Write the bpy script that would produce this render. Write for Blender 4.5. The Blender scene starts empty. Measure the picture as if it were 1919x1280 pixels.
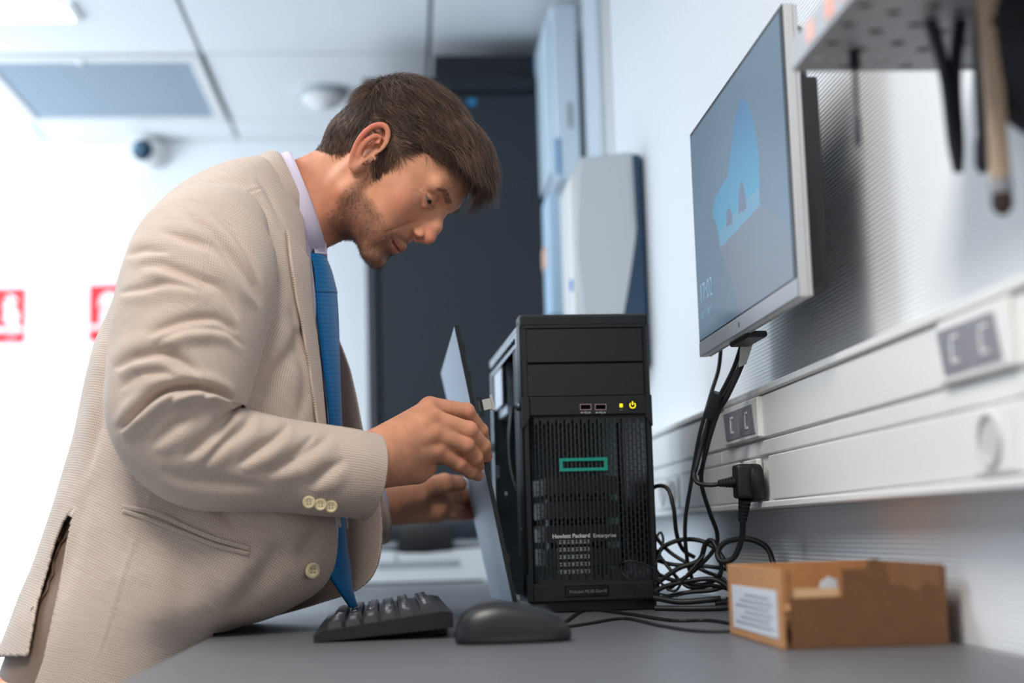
import bpy, bmesh, math, random
import numpy as np
from mathutils import Vector, Matrix
from math import sin, cos, pi, radians, atan, sqrt
random.seed(7); rng = np.random.default_rng(7)
scene = bpy.context.scene
COL = scene.collection

# ------------------------------------------------------------------ camera
F = 2665.0
CAM = np.array([0, 0, 1.01])
PSI, TH, RO = radians(4.296), radians(7.678), 0.029
_f = np.array([sin(PSI)*cos(TH), cos(PSI)*cos(TH), sin(TH)])
_R = np.array([cos(PSI), -sin(PSI), 0.]); _U = np.cross(_R, _f)
_R2 = cos(RO)*_R - sin(RO)*_U; _U2 = cos(RO)*_U + sin(RO)*_R
CM = np.array([_R2, _U2, _f])
cd = bpy.data.cameras.new('camera'); cam = bpy.data.objects.new('camera', cd); COL.objects.link(cam)
mw = Matrix.Identity(4)
for i in range(3):
    mw[i][0] = _R2[i]; mw[i][1] = _U2[i]; mw[i][2] = -_f[i]; mw[i][3] = CAM[i]
cam.matrix_world = mw
cd.sensor_width = 36; cd.lens = F/1919*36; cd.clip_start = 0.05; cd.clip_end = 50
cd.dof.use_dof = True; cd.dof.focus_distance = 1.80; cd.dof.aperture_fstop = 2.3; cd.dof.aperture_blades = 9
scene.camera = cam

# ------------------------------------------------------------------ world, lights, exposure
w = bpy.data.worlds.new('world'); scene.world = w; w.use_nodes = True
bg = w.node_tree.nodes['Background']; bg.inputs[0].default_value = (0.90, 0.94, 1.0, 1); bg.inputs[1].default_value = 0.38
def area(name, loc, target, sx, sy, power, col):
    l = bpy.data.lights.new(name, 'AREA'); l.shape = 'RECTANGLE'; l.size = sx; l.size_y = sy; l.energy = power; l.color = col
    o = bpy.data.objects.new(name, l); COL.objects.link(o); o.location = loc
    o.rotation_euler = (Vector(target)-Vector(loc)).to_track_quat('-Z', 'Y').to_euler(); return o
area('ceiling_light_near', (-0.45, 0.55, 2.395), (-0.45, 0.55, 0), 0.60, 0.60, 25, (1.0, 0.95, 0.89))
area('ceiling_light_mid', (-1.3, 2.1, 2.395), (-1.3, 2.1, 0), 1.2, 0.6, 21, (0.84, 0.92, 1.0))
area('ceiling_light_far', (-1.6, 3.15, 2.395), (-1.7, 4.3, 0), 1.6, 0.3, 20, (0.72, 0.88, 1.0))
area('added_side_fill', (-2.5, 3.9, 1.5), (-1.5, 5.0, 1.6), 1.0, 1.4, 33, (0.78, 0.89, 1.0))  # unseen panel added in mid-room to brighten the back wall at left
vs = scene.view_settings
vs.view_transform = 'Standard'; vs.look = 'None'; vs.gamma = 1; vs.exposure = 0.48; vs.use_curve_mapping = False

# ------------------------------------------------------------------ helpers
def proj(P):
    v = (np.atleast_2d(P)-CAM) @ CM.T
    return np.c_[959.5+F*v[:, 0]/v[:, 2], 640-F*v[:, 1]/v[:, 2]]
def ray(px, py): return CM.T @ np.array([(px-959.5)/F, (640-py)/F, 1.])
def at(px, py, Y):
    d = ray(px, py); return CAM+d*(Y/d[1])
def onx(px, py, x):
    d = ray(px, py); return CAM+d*(x/d[0])
def onz(px, py, z):
    d = ray(px, py); return CAM+d*((z-CAM[2])/d[2])
def lin(c):
    return tuple(((v/255.)/12.92 if v/255. <= 0.04045 else ((v/255.+0.055)/1.055)**2.4) for v in c)
def tag(o, label=None, cat=None, group=None, kind=None):
    if label: o['label'] = label
    if cat: o['category'] = cat
    if group: o['group'] = group
    if kind: o['kind'] = kind
    return o
def thing(name, label, cat, loc, group=None):
    o = bpy.data.objects.new(name, None); COL.objects.link(o); o.location = Vector(loc); o.empty_display_size = .05
    return tag(o, label, cat, group)
def rootloc(o):
    v = Vector((0, 0, 0))
    while o is not None:
        v += o.location; o = o.parent
    return v
MATS = {}
def mat(name, col, rough=.5, metal=0., noise=None, bump=None, emit=None, spec=.5, coat=0., trans=0., sheen=0., sss=0., raw=False):
    if name in MATS: return MATS[name]
    m = bpy.data.materials.new(name); m.use_nodes = True; nt = m.node_tree; b = nt.nodes['Principled BSDF']
    c = col if raw else lin(col)
    b.inputs['Base Color'].default_value = (*c, 1); b.inputs['Roughness'].default_value = rough; b.inputs['Metallic'].default_value = metal
    b.inputs['Specular IOR Level'].default_value = spec; b.inputs['Coat Weight'].default_value = coat
    b.inputs['Transmission Weight'].default_value = trans; b.inputs['Sheen Weight'].default_value = sheen
    tc = nt.nodes.new('ShaderNodeTexCoord')
    if noise:   # (scale, amount)
        n = nt.nodes.new('ShaderNodeTexNoise'); n.inputs['Scale'].default_value = noise[0]; n.inputs['Detail'].default_value = 4
        nt.links.new(tc.outputs['Object'], n.inputs['Vector'])
        r = nt.nodes.new('ShaderNodeMapRange'); r.inputs[1].default_value = .3; r.inputs[2].default_value = .7
        r.inputs[3].default_value = 1-noise[1]; r.inputs[4].default_value = 1+noise[1]*.6
        mx = nt.nodes.new('ShaderNodeVectorMath'); mx.operation = 'SCALE'; mx.inputs[0].default_value = c
        nt.links.new(n.outputs['Fac'], r.inputs[0]); nt.links.new(r.outputs[0], mx.inputs['Scale']); nt.links.new(mx.outputs[0], b.inputs['Base Color'])
    if bump:    # (scale, strength, distance)
        n = nt.nodes.new('ShaderNodeTexNoise'); n.inputs['Scale'].default_value = bump[0]; n.inputs['Detail'].default_value = 3
        nt.links.new(tc.outputs['Object'], n.inputs['Vector'])
        bp = nt.nodes.new('ShaderNodeBump'); bp.inputs['Strength'].default_value = bump[1]; bp.inputs['Distance'].default_value = bump[2]
        nt.links.new(n.outputs['Fac'], bp.inputs['Height']); nt.links.new(bp.outputs[0], b.inputs['Normal'])
    if emit:
        b.inputs['Emission Color'].default_value = (*lin(emit[0]), 1); b.inputs['Emission Strength'].default_value = emit[1]
    MATS[name] = m; return m
def fill_mesh(me, V, Fc):
    me.from_pydata([tuple(v) for v in V], [], Fc)
def nobj(name, V, Fc, m, parent=None, smooth=False, uv=None, col=None):
    """numpy mesh object, V in world coordinates"""
    V = np.asarray(V, float); off = rootloc(parent) if parent is not None else Vector((0, 0, 0))
    me = bpy.data.meshes.new(name)
    if isinstance(Fc, np.ndarray) and Fc.ndim == 2:
        k = Fc.shape[1]; me.vertices.add(len(V)); me.vertices.foreach_set('co', (V-np.array(off)).astype(np.float32).ravel())
        me.loops.add(Fc.size); me.loops.foreach_set('vertex_index', Fc.astype(np.int32).ravel())
        me.polygons.add(len(Fc)); me.polygons.foreach_set('loop_start', (np.arange(len(Fc))*k).astype(np.int32))
        me.update(calc_edges=True); me.validate()
    else:
        me.from_pydata([tuple(v) for v in (V-np.array(off))], [], [tuple(int(i) for i in f) for f in Fc]); me.update()
    if smooth: me.polygons.foreach_set('use_smooth', np.ones(len(me.polygons), bool))
    if uv is not None:
        ul = me.uv_layers.new(name='UVMap'); li = np.empty(len(me.loops), np.int32); me.loops.foreach_get('vertex_index', li)
        ul.data.foreach_set('uv', np.asarray(uv, np.float32)[li].ravel())
    if col is not None:
        a = me.color_attributes.new('Col', 'FLOAT_COLOR', 'POINT'); cc = np.c_[col, np.ones(len(col))].astype(np.float32); a.data.foreach_set('color', cc.ravel())
    if m is not None: me.materials.append(m)
    o = bpy.data.objects.new(name, me); COL.objects.link(o)
    if parent is not None: o.parent = parent
    return o
class MB:
    def __init__(s, M=None): s.bm = bmesh.new(); s.M = M
    def _add(s, V, Fc):
        vs_ = [s.bm.verts.new(tuple(v)) for v in V]
        for f in Fc:
            try: s.bm.faces.new([vs_[i] for i in f])
            except ValueError: pass
        return vs_
    def box(s, lo, hi, bev=0., seg=1):
        x0, y0, z0 = lo; x1, y1, z1 = hi
        V = [(x0,y0,z0),(x1,y0,z0),(x1,y1,z0),(x0,y1,z0),(x0,y0,z1),(x1,y0,z1),(x1,y1,z1),(x0,y1,z1)]
        v = s._add(V, [(0,3,2,1),(4,5,6,7),(0,1,5,4),(1,2,6,5),(2,3,7,6),(3,0,4,7)])
        if bev > 0:
            es = list({e for q in v for e in q.link_edges}); bmesh.ops.bevel(s.bm, geom=es, offset=bev, segments=seg, affect='EDGES', profile=.6)
        return s
    def prism(s, poly, ax, a, b):
        """poly: 2-D outline in the two other axes (order x,y,z without ax)"""
        def mk(p, t):
            q = [p[0], p[1]]; q.insert(ax, t); return q
        n = len(poly); V = [mk(p, a) for p in poly]+[mk(p, b) for p in poly]
        s._add(V, [tuple(range(n))[::-1], tuple(range(n, 2*n))]+[(i, (i+1) % n, (i+1) % n+n, i+n) for i in range(n)]); return s
    def tube(s, pts, r, seg=10, cap=True):
        pts = np.asarray(pts, float); n = len(pts); r = np.full(n, r) if np.isscalar(r) else np.asarray(r)
        T = np.gradient(pts, axis=0); T /= np.linalg.norm(T, axis=1)[:, None]+1e-12
        up = np.array([0, 0, 1.]) if abs(T[0][2]) < .9 else np.array([1., 0, 0]); N = np.cross(T[0], up); N /= np.linalg.norm(N)
        V = []
        for i in range(n):
            N = N-T[i]*N.dot(T[i]); N /= np.linalg.norm(N); B = np.cross(T[i], N)
            for k in range(seg):
                a = 2*pi*k/seg; V.append(pts[i]+r[i]*(cos(a)*N+sin(a)*B))
        Fc = [(i*seg+k, i*seg+(k+1) % seg, (i+1)*seg+(k+1) % seg, (i+1)*seg+k) for i in range(n-1) for k in range(seg)]
        if cap: Fc += [tuple(range(seg))[::-1], tuple((n-1)*seg+k for k in range(seg))]
        s._add(V, Fc); return s
    def cyl(s, p0, p1, r0, r1=None, seg=20):
        return s.tube([p0, p1], [r0, r0 if r1 is None else r1], seg)
    def lathe(s, prof, c, axis=(0, 0, 1), seg=32):
        """prof: (radius, height) along axis from c"""
        ax = np.array(axis, float); ax /= np.linalg.norm(ax); t = np.array([1., 0, 0]) if abs(ax[0]) < .9 else np.array([0, 1., 0])
        N = np.cross(ax, t); N /= np.linalg.norm(N); B = np.cross(ax, N); c = np.array(c, float); V = []
        for r, h in prof:
            for k in range(seg):
                a = 2*pi*k/seg; V.append(c+ax*h+max(r, 1e-5)*(cos(a)*N+sin(a)*B))
        n = len(prof); s._add(V, [(i*seg+k, i*seg+(k+1) % seg, (i+1)*seg+(k+1) % seg, (i+1)*seg+k) for i in range(n-1) for k in range(seg)]+[tuple(range(seg))[::-1], tuple((n-1)*seg+k for k in range(seg))]); return s
    def build(s, name, m, parent=None, smooth=False, label=None):
        if s.M is not None: s.bm.transform(s.M)
        if parent is not None: s.bm.transform(Matrix.Translation(-rootloc(parent)))
        bmesh.ops.recalc_face_normals(s.bm, faces=s.bm.faces)
        me = bpy.data.meshes.new(name); s.bm.to_mesh(me); s.bm.free()
        if smooth:
            me.polygons.foreach_set('use_smooth', np.ones(len(me.polygons), bool))
            me.set_sharp_from_angle(angle=radians(40))
        if m is not None: me.materials.append(m)
        o = bpy.data.objects.new(name, me); COL.objects.link(o)
        if parent is not None: o.parent = parent
        if label: o['label'] = label
        return o
def spline(P, n):
    """Catmull-Rom through rows of P -> n rows"""
    P = np.asarray(P, float); m = len(P); E = np.vstack([2*P[0]-P[1], P, 2*P[-1]-P[-2]])
    t = np.linspace(0, m-1, n); i = np.minimum(t.astype(int), m-2); f = (t-i)[:, None]
    a, b, c, d = E[i], E[i+1], E[i+2], E[i+3]
    return .5*((2*b)+(c-a)*f+(2*a-5*b+4*c-d)*f**2+(-a+3*b-3*c+d)*f**3)
def text(name, body, size, M, m, parent, depth=.0003, align='LEFT', bold=0., label=None):
    cu = bpy.data.curves.new(name, 'FONT'); cu.body = body; cu.size = size; cu.extrude = depth; cu.align_x = align; cu.offset = bold; cu.resolution_u = 3
    t = bpy.data.objects.new(name, cu); COL.objects.link(t)
    me = bpy.data.meshes.new_from_object(t.evaluated_get(bpy.context.evaluated_depsgraph_get())); bpy.data.objects.remove(t); bpy.data.curves.remove(cu)
    me.transform(M)
    if parent is not None: me.transform(Matrix.Translation(-rootloc(parent)))
    me.materials.clear(); me.materials.append(m); me.name = name
    o = bpy.data.objects.new(name, me); COL.objects.link(o); o.parent = parent
    if label: o['label'] = label
    return o
def frame(x, y, o):
    """4x4 with text X along x, text Y along y, origin o"""
    x = Vector(x).normalized(); y = Vector(y).normalized(); z = x.cross(y)
    M = Matrix.Identity(4)
    for i in range(3): M[i][0] = x[i]; M[i][1] = y[i]; M[i][2] = z[i]; M[i][3] = o[i]
    return M

# ------------------------------------------------------------------ materials
M_white = mat('white_paint', (238, 240, 242), .7, bump=(60, .1, .001))
M_ceil = mat('ceiling_tile', (246, 248, 250), .9, noise=(300, .04), bump=(400, .3, .001))
M_grid = mat('ceiling_grid', (150, 158, 166), .6)
M_plast_w = mat('white_plastic', (232, 232, 230), .35)
M_plast_lw = mat('pale_blue_plastic', (222, 236, 246), .4)
M_blk = mat('black_plastic', (19, 20, 24), .46, bump=(900, .12, .0004))
M_blk2 = mat('black_gloss', (16, 17, 20), .25)
M_blkr = mat('black_rubber', (20, 20, 22), .5)
M_steel = mat('galvanised_steel', (150, 160, 166), .38, .85, noise=(60, .15))
M_dsteel = mat('dark_steel', (92, 104, 110), .45, .7, noise=(40, .2))
M_silver = mat('silver_plastic', (196, 198, 200), .4, .1)
M_teal = mat('teal_green', (0, 150, 130), .4)
M_yellow = mat('yellow_lamp', (250, 225, 20), .5, emit=((250, 225, 20), .9))
M_txt = mat('pale_print', (190, 194, 198), .6)
M_txt2 = mat('dim_print', (120, 124, 128), .6)
M_card_shade = mat('cardboard', (122, 84, 54), .85, noise=(90, .1), bump=(200, .2, .0005))  # darkened cardboard, the shade on the front put into its colour
M_card_lit = mat('cardboard_lit', (184, 134, 90), .9, noise=(90, .1))  # lighter copy for left side and inside, light put into its colour
M_label = mat('paper_label', (205, 212, 220), .7)
M_dark = mat('dark_rack', (31, 38, 47), .55, .1)
M_dark2 = mat('rack_frame', (25, 31, 40), .45, .2)
M_red = mat('sign_red', (236, 22, 34), .5)
M_grey = mat('mid_grey_plastic', (150, 152, 156), .5)

def wall_material():
    m = bpy.data.materials.new('ribbed_wallpaper'); m.use_nodes = True; nt = m.node_tree; b = nt.nodes['Principled BSDF']
    b.inputs['Base Color'].default_value = (*lin((236, 238, 240)), 1); b.inputs['Roughness'].default_value = .65
    tc = nt.nodes.new('ShaderNodeTexCoord'); sep = nt.nodes.new('ShaderNodeSeparateXYZ'); nt.links.new(tc.outputs['Object'], sep.inputs[0])
    mu = nt.nodes.new('ShaderNodeMath'); mu.operation = 'MULTIPLY'; mu.inputs[1].default_value = 2*pi/.0052; nt.links.new(sep.outputs[2], mu.inputs[0])
    s = nt.nodes.new('ShaderNodeMath'); s.operation = 'SINE'; nt.links.new(mu.outputs[0], s.inputs[0])
    bp = nt.nodes.new('ShaderNodeBump'); bp.inputs['Strength'].default_value = .55; bp.inputs['Distance'].default_value = .0006
    nt.links.new(s.outputs[0], bp.inputs['Height']); nt.links.new(bp.outputs[0], b.inputs['Normal']); return m
def desk_material():
    m = mat('grey_laminate', (98, 99, 103), .40, noise=(500, .12), bump=(900, .08, .0003)); return m
def fabric_material(name, base, dark, per, contrast=1., rough=.9, both=True, bumpd=.0004):
    m = bpy.data.materials.new(name); m.use_nodes = True; nt = m.node_tree; b = nt.nodes['Principled BSDF']; N = nt.nodes; L = nt.links
    uv = N.new('ShaderNodeUVMap'); uv.uv_map = 'UVMap'
    nz = N.new('ShaderNodeTexNoise'); nz.inputs['Scale'].default_value = 60; L.new(uv.outputs[0], nz.inputs['Vector'])
    ad = N.new('ShaderNodeVectorMath'); ad.operation = 'MULTIPLY_ADD'; L.new(nz.outputs['Color'], ad.inputs[0]); ad.inputs[1].default_value = (.0012,)*3; L.new(uv.outputs[0], ad.inputs[2])
    sep = N.new('ShaderNodeSeparateXYZ'); L.new(ad.outputs[0], sep.inputs[0])
    ss = []
    for i in (0, 1):
        mu = N.new('ShaderNodeMath'); mu.operation = 'MULTIPLY'; mu.inputs[1].default_value = 2*pi/per[i]; L.new(sep.outputs[i], mu.inputs[0])
        s = N.new('ShaderNodeMath'); s.operation = 'SINE'; L.new(mu.outputs[0], s.inputs[0])
        mr = N.new('ShaderNodeMapRange'); mr.inputs[1].default_value = -1; mr.inputs[2].default_value = 1; L.new(s.outputs[0], mr.inputs[0]); ss.append(mr)
    pr = N.new('ShaderNodeMath'); pr.operation = 'MULTIPLY'; L.new(ss[0].outputs[0], pr.inputs[0]); L.new(ss[1].outputs[0], pr.inputs[1])
    big = N.new('ShaderNodeTexNoise'); big.inputs['Scale'].default_value = 25; big.inputs['Detail'].default_value = 6
    mp = N.new('ShaderNodeMapping'); mp.inputs['Scale'].default_value = (1, 12, 1); L.new(uv.outputs[0], mp.inputs[0]); L.new(mp.outputs[0], big.inputs['Vector'])
    bm_ = N.new('ShaderNodeMath'); bm_.operation = 'MULTIPLY_ADD'; L.new(big.outputs['Fac'], bm_.inputs[0]); bm_.inputs[1].default_value = .5; bm_.inputs[2].default_value = -.25
    sm = N.new('ShaderNodeMath'); sm.operation = 'MULTIPLY_ADD'; L.new(pr.outputs[0], sm.inputs[0]); sm.inputs[1].default_value = contrast; L.new(bm_.outputs[0], sm.inputs[2]); sm.use_clamp = True
    mx = N.new('ShaderNodeMix'); mx.data_type = 'RGBA'; L.new(sm.outputs[0], mx.inputs['Factor']); mx.inputs['A'].default_value = (*lin(base), 1); mx.inputs['B'].default_value = (*lin(dark), 1)
    L.new(mx.outputs['Result'], b.inputs['Base Color']); b.inputs['Roughness'].default_value = rough; b.inputs['Sheen Weight'].default_value = .15; b.inputs['Specular IOR Level'].default_value = .2
    bp = N.new('ShaderNodeBump'); bp.inputs['Strength'].default_value = .35; bp.inputs['Distance'].default_value = bumpd; L.new(pr.outputs[0], bp.inputs['Height']); bp.invert = True; L.new(bp.outputs[0], b.inputs['Normal'])
    return m
M_jacket = fabric_material('beige_check_fabric', (205, 188, 174), (134, 110, 96), (.0030, .0030), 1.0)
M_tie = fabric_material('blue_tie_silk', (0, 112, 172), (0, 78, 128), (.0040, .0060), 1.0, .5)
M_shirt = mat('lavender_shirt', (206, 196, 214), .8, bump=(700, .2, .0003))
M_lining = mat('jacket_lining', (128, 106, 92), .6)
M_trous = mat('dark_trousers', (40, 44, 58), .85, bump=(500, .3, .0004))
M_shoe = mat('brown_leather', (70, 42, 28), .35)
M_button = mat('cream_button', (226, 208, 168), .28, noise=(120, .2), coat=.3)

def skin_material():
    m = bpy.data.materials.new('skin'); m.use_nodes = True; nt = m.node_tree; b = nt.nodes['Principled BSDF']; N = nt.nodes; L = nt.links
    a = N.new('ShaderNodeVertexColor'); a.layer_name = 'Col'; tc = N.new('ShaderNodeTexCoord')
    n = N.new('ShaderNodeTexNoise'); n.inputs['Scale'].default_value = 45; n.inputs['Detail'].default_value = 6; L.new(tc.outputs['Object'], n.inputs['Vector'])
    mr = N.new('ShaderNodeMapRange'); mr.inputs[1].default_value = .3; mr.inputs[2].default_value = .7; mr.inputs[3].default_value = .86; mr.inputs[4].default_value = 1.1; L.new(n.outputs['Fac'], mr.inputs[0])
    sc = N.new('ShaderNodeVectorMath'); sc.operation = 'SCALE'; L.new(a.outputs['Color'], sc.inputs[0]); L.new(mr.outputs[0], sc.inputs['Scale']); L.new(sc.outputs[0], b.inputs['Base Color'])
    b.inputs['Roughness'].default_value = .60; b.inputs['Specular IOR Level'].default_value = .36; b.inputs['Subsurface Weight'].default_value = .12; b.inputs['Subsurface Radius'].default_value = (.012, .004, .002); b.inputs['Subsurface Scale'].default_value = .5
    n2 = N.new('ShaderNodeTexNoise'); n2.inputs['Scale'].default_value = 900; n2.inputs['Detail'].default_value = 2; L.new(tc.outputs['Object'], n2.inputs['Vector'])
    bp = N.new('ShaderNodeBump'); bp.inputs['Strength'].default_value = .3; bp.inputs['Distance'].default_value = .0004; L.new(n2.outputs['Fac'], bp.inputs['Height']); L.new(bp.outputs[0], b.inputs['Normal'])
    return m
M_skin = skin_material()
def col_material(name, rough=.5, emit=0.):
    m = bpy.data.materials.new(name); m.use_nodes = True; nt = m.node_tree; b = nt.nodes['Principled BSDF']
    a = nt.nodes.new('ShaderNodeVertexColor'); a.layer_name = 'Col'; nt.links.new(a.outputs['Color'], b.inputs['Base Color']); b.inputs['Roughness'].default_value = rough
    if emit: nt.links.new(a.outputs['Color'], b.inputs['Emission Color']); b.inputs['Emission Strength'].default_value = emit
    return m
M_hair = col_material('hair', .42)
M_hair.node_tree.nodes['Principled BSDF'].inputs['Specular IOR Level'].default_value = .35

# ------------------------------------------------------------------ SETTING
XW = 0.50            # right wall plane
ZC = 2.435           # ceiling height
YB = 5.00            # back wall
ZD = 0.90            # desk top
def struct(o): o['kind'] = 'structure'; return o
struct(MB().box((-3.6, -1.6, -.1), (XW, YB, 0)).build('floor', mat('floor_vinyl', (176, 180, 186), .5, noise=(3, .05))))
struct(MB().box((XW, -1.6, -.1), (XW+.12, YB+.12, ZC+.2)).build('wall_right', wall_material()))
struct(MB().box((-3.6, YB, -.1), (XW, YB+.12, ZC+.2)).build('wall_back', M_white))
struct(MB().box((-3.72, -1.6, -.1), (-3.6, YB+.12, ZC+.2)).build('wall_left', M_white))
ceil = struct(MB().box((-3.6, -1.6, ZC+.02), (XW, YB, ZC+.12)).build('ceiling', M_grid))
# ceiling tiles, one by one, in a recessed grid
TW = .67
x_line = [at(x, 250, 4.9)[0] for x in (62, 440, 797)]
tx0 = x_line[1]; ty0 = 4.76
tile_me = None
m_t = MB(); m_t.box((.006, .006, 0), (TW-.006, TW-.006, .016), .002); tile_src = m_t.build('tile', M_ceil, ceil)
vent_x0 = tx0-TW
first = True
def place_tile(x0, y0, x1=None, y1=None):
    global first
    if x1 is None and first: o = tile_src; first = False
    elif x1 is None: o = tile_src.copy(); COL.objects.link(o)
    else: o = MB().box((.006, .006, 0), (x1-x0-.006, y1-y0-.006, .016), .002).build('tile', M_ceil, ceil)
    o.location = (x0, y0, ZC); return o
for i in range(-3, 2):
    for j in range(-5, 0):
        x0 = tx0+i*TW; y0 = ty0+j*TW
        if x0+TW > XW+.01: place_tile(x0, y0, XW, y0+TW); continue
        if i == -1 and j == -1: continue
        place_tile(x0, y0)
    x0 = tx0+i*TW; place_tile(x0, ty0, min(x0+TW, XW), YB)
# ceiling ventilation grille
vt = thing('ceiling_vent', 'square perforated ventilation grille set in the white tiled ceiling', 'vent', (vent_x0+TW/2, ty0-TW/2, ZC))
fr = MB(); a0, b0, a1, b1 = vent_x0+.006, ty0-TW+.006, vent_x0+TW-.006, ty0-.006
for lo, hi in (((a0, b0), (a1, b0+.035)), ((a0, b1-.05), (a1, b1)), ((a0, b0+.035), (a0+.035, b1-.05)), ((a1-.035, b0+.035), (a1, b1-.05))):
    fr.box((lo[0], lo[1], ZC-.012), (hi[0], hi[1], ZC+.008), .002)
fr.build('frame', M_plast_w, vt)
MB().box((a0+.03, b0+.03, ZC+.004), (a1-.03, b1-.045, ZC+.01)).build('backing', mat('vent_backing', (178, 190, 198), .8), vt)  # pale blue-grey backing sheet behind the lamellae
g = MB(); n = 46
for k in range(n):
    x = a0+.036+(a1-a0-.072)*k/(n-1); g.box((x-.0028, b0+.035, ZC-.006), (x+.0028, b1-.05, ZC+.003))
g = g.build('lamella', mat('vent_grey', (196, 212, 224), .9, spec=.1), vt); g['kind'] = 'stuff'
g = MB()
for k in range(40):
    y = b0+.036+(b1-b0-.086)*k/39; g.box((a0+.035, y-.0022, ZC-.004), (a1-.035, y+.0022, ZC+.002))
g = g.build('crossbar', MATS['vent_grey'], vt); g['kind'] = 'stuff'
MB().lathe([(.012, 0), (.012, -.01), (.004, -.014)], (a0+.31, b0+.02, ZC-.010), seg=16).build('latch', M_plast_w, vt, True)
# linear light fitting
p0 = at(-60, 38, 3.72); lt = thing('ceiling_light', 'long narrow linear light strip glowing in the ceiling at top left', 'light', (p0[0]+.0, 3.72, ZC))
MB().box((-1.75, 3.66, ZC-.012), (-.86, 3.80, ZC+.01), .003).build('housing', M_plast_w, lt)
MB().box((-1.73, 3.68, ZC-.016), (-.88, 3.78, ZC-.011)).build('diffuser', mat('diffuser_glow', (255, 255, 255), .6, emit=((235, 245, 255), 1.6)), lt)
# smoke detector
sd = at(605, 168, 4.45); sx, sy = sd[0], 4.45
s = thing('smoke_detector', 'round white smoke detector on the ceiling beside the dark rack', 'detector', (sx, sy, ZC))
MB().lathe([(.075, 0), (.078, -.006), (.078, -.018), (.07, -.022)], (sx, sy, ZC), seg=40).build('base', mat('detector_base', (176, 182, 184), .5), s, True)
MB().lathe([(.068, -.018), (.068, -.032), (.055, -.044), (.032, -.052), (.03, -.060), (.001, -.063)], (sx, sy, ZC), seg=40).build('sensor_dome', M_plast_w, s, True)
# dome camera on the back wall
dc = at(276, 290, YB-.001)
s = thing('dome_camera', 'white wall-mounted security camera with dark dome under the ceiling', 'camera', tuple(dc))
MB().lathe([(.055, 0), (.057, -.02), (.05, -.035)], (dc[0]+.02, YB-.002, dc[2]), (0, 1, 0), seg=36).build('base', M_plast_w, s, True)
ax_ = np.array([-.35, -1, -.05]); ax_ /= np.linalg.norm(ax_)
MB().lathe([(.050, .02), (.052, .05), (.043, .062), (.041, .068)], (dc[0]+.02, YB-.01, dc[2]), ax_, seg=36).build('housing', M_plast_w, s, True)
c_ = np.array([dc[0]+.02, YB-.01, dc[2]])+ax_*.064
MB().lathe([(.040*cos(t), .040*sin(t)) for t in np.linspace(0, pi/2-.02, 9)], c_, ax_, seg=30).build('dome', mat('dome_glass', (34, 58, 76), .12), s, True)
MB().lathe([(.016, .030), (.016, .043), (.010, .044), (.010, .039)], c_, ax_, seg=24).build('lens', mat('lens_ring', (90, 140, 170), .2), s, True)
# fire signs
def sign(px0, px1, py0, py1, kind, label):
    a = at(px0, py1, YB-.004); b = at(px1, py0, YB-.004); x0, x1, z0, z1 = a[0], b[0], a[2], b[2]; W = x1-x0; H = z1-z0
    s = thing('fire_sign', label, 'sign', ((x0+x1)/2, YB, z0), 'red fire signs on the far wall' )
    MB().box((x0, YB-.004, z0), (x1, YB, z1), .0008).build('plate', M_red, s)
    wmat = M_plast_w; m_ = MB(); yy = (YB-.0055, YB-.0040)
    m_.box((x0+.004, yy[0], z0+H*.21), (x1-.004, yy[1], z0+H*.29))
    if kind == 'flame':
        fl = MB()
        for k in range(5):
            bx = x0+W*(.74+.03*sin(k*2.)); bz = z0+H*(.40+.105*k); L_ = W*.17*(1-.08*k); a_ = radians(-38)
            fl.prism([(bx+L_*cos(t)*cos(a_)-L_*.36*sin(t)*sin(a_), bz+L_*cos(t)*sin(a_)+L_*.36*sin(t)*cos(a_)) for t in np.linspace(0, 2*pi, 14, endpoint=False)], 1, yy[0]+.0002*k, yy[1])
        fl.prism([(x0+W*.70, z0+H*.34), (x0+W*.86, z0+H*.34), (x0+W*.90, z0+H*.55), (x0+W*.80, z0+H*.62)], 1, yy[0]-.0003, yy[1])
        fl.build('flame_symbol', wmat, s)
        MB().prism([(x0+W*.15, z0+H*.34), (x0+W*.42, z0+H*.34), (x0+W*.42, z0+H*.78), (x0+W*.34, z0+H*.88), (x0+W*.22, z0+H*.88), (x0+W*.15, z0+H*.78)], 1, yy[0], yy[1]).build('extinguisher_symbol', wmat, s)
        MB().prism([(x0+W*.74, z0+H*.05), (x0+W*.88, z0+H*.17), (x0+W*.80, z0+H*.18), (x0+W*.66, z0+H*.06)], 1, yy[0], yy[1]).build('arrow_symbol', mat('sign_pink', (246, 150, 160), .5), s)
    else:
        h = MB(); cx = x0+W*.42
        h.prism([(cx+W*.22*cos(t), z0+H*.68+H*.20*sin(t)) for t in np.linspace(0, pi, 12)], 1, yy[0], yy[1])
        h.prism([(cx-W*.25, z0+H*.62), (cx+W*.25, z0+H*.62), (cx+W*.22, z0+H*.67), (cx-W*.22, z0+H*.67)], 1, yy[0], yy[1])
        h.prism([(cx-W*.20, z0+H*.32), (cx+W*.20, z0+H*.32), (cx+W*.18, z0+H*.58), (cx-W*.18, z0+H*.58)], 1, yy[0], yy[1])
        h.build('helmet_symbol', wmat, s)
    m_.build('stripe', wmat, s); MB().box((x0-.003, YB-.003, z0-.003), (x1+.003, YB-.0005, z1+.003)).build('border', M_plast_w, s)
sign(-60, 48, 540, 645, 'flame', 'red fire extinguisher sign with white flames at left picture edge')
sign(166, 260, 533, 640, 'helmet', 'red fire sign partly hidden behind the man in beige jacket')

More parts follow.
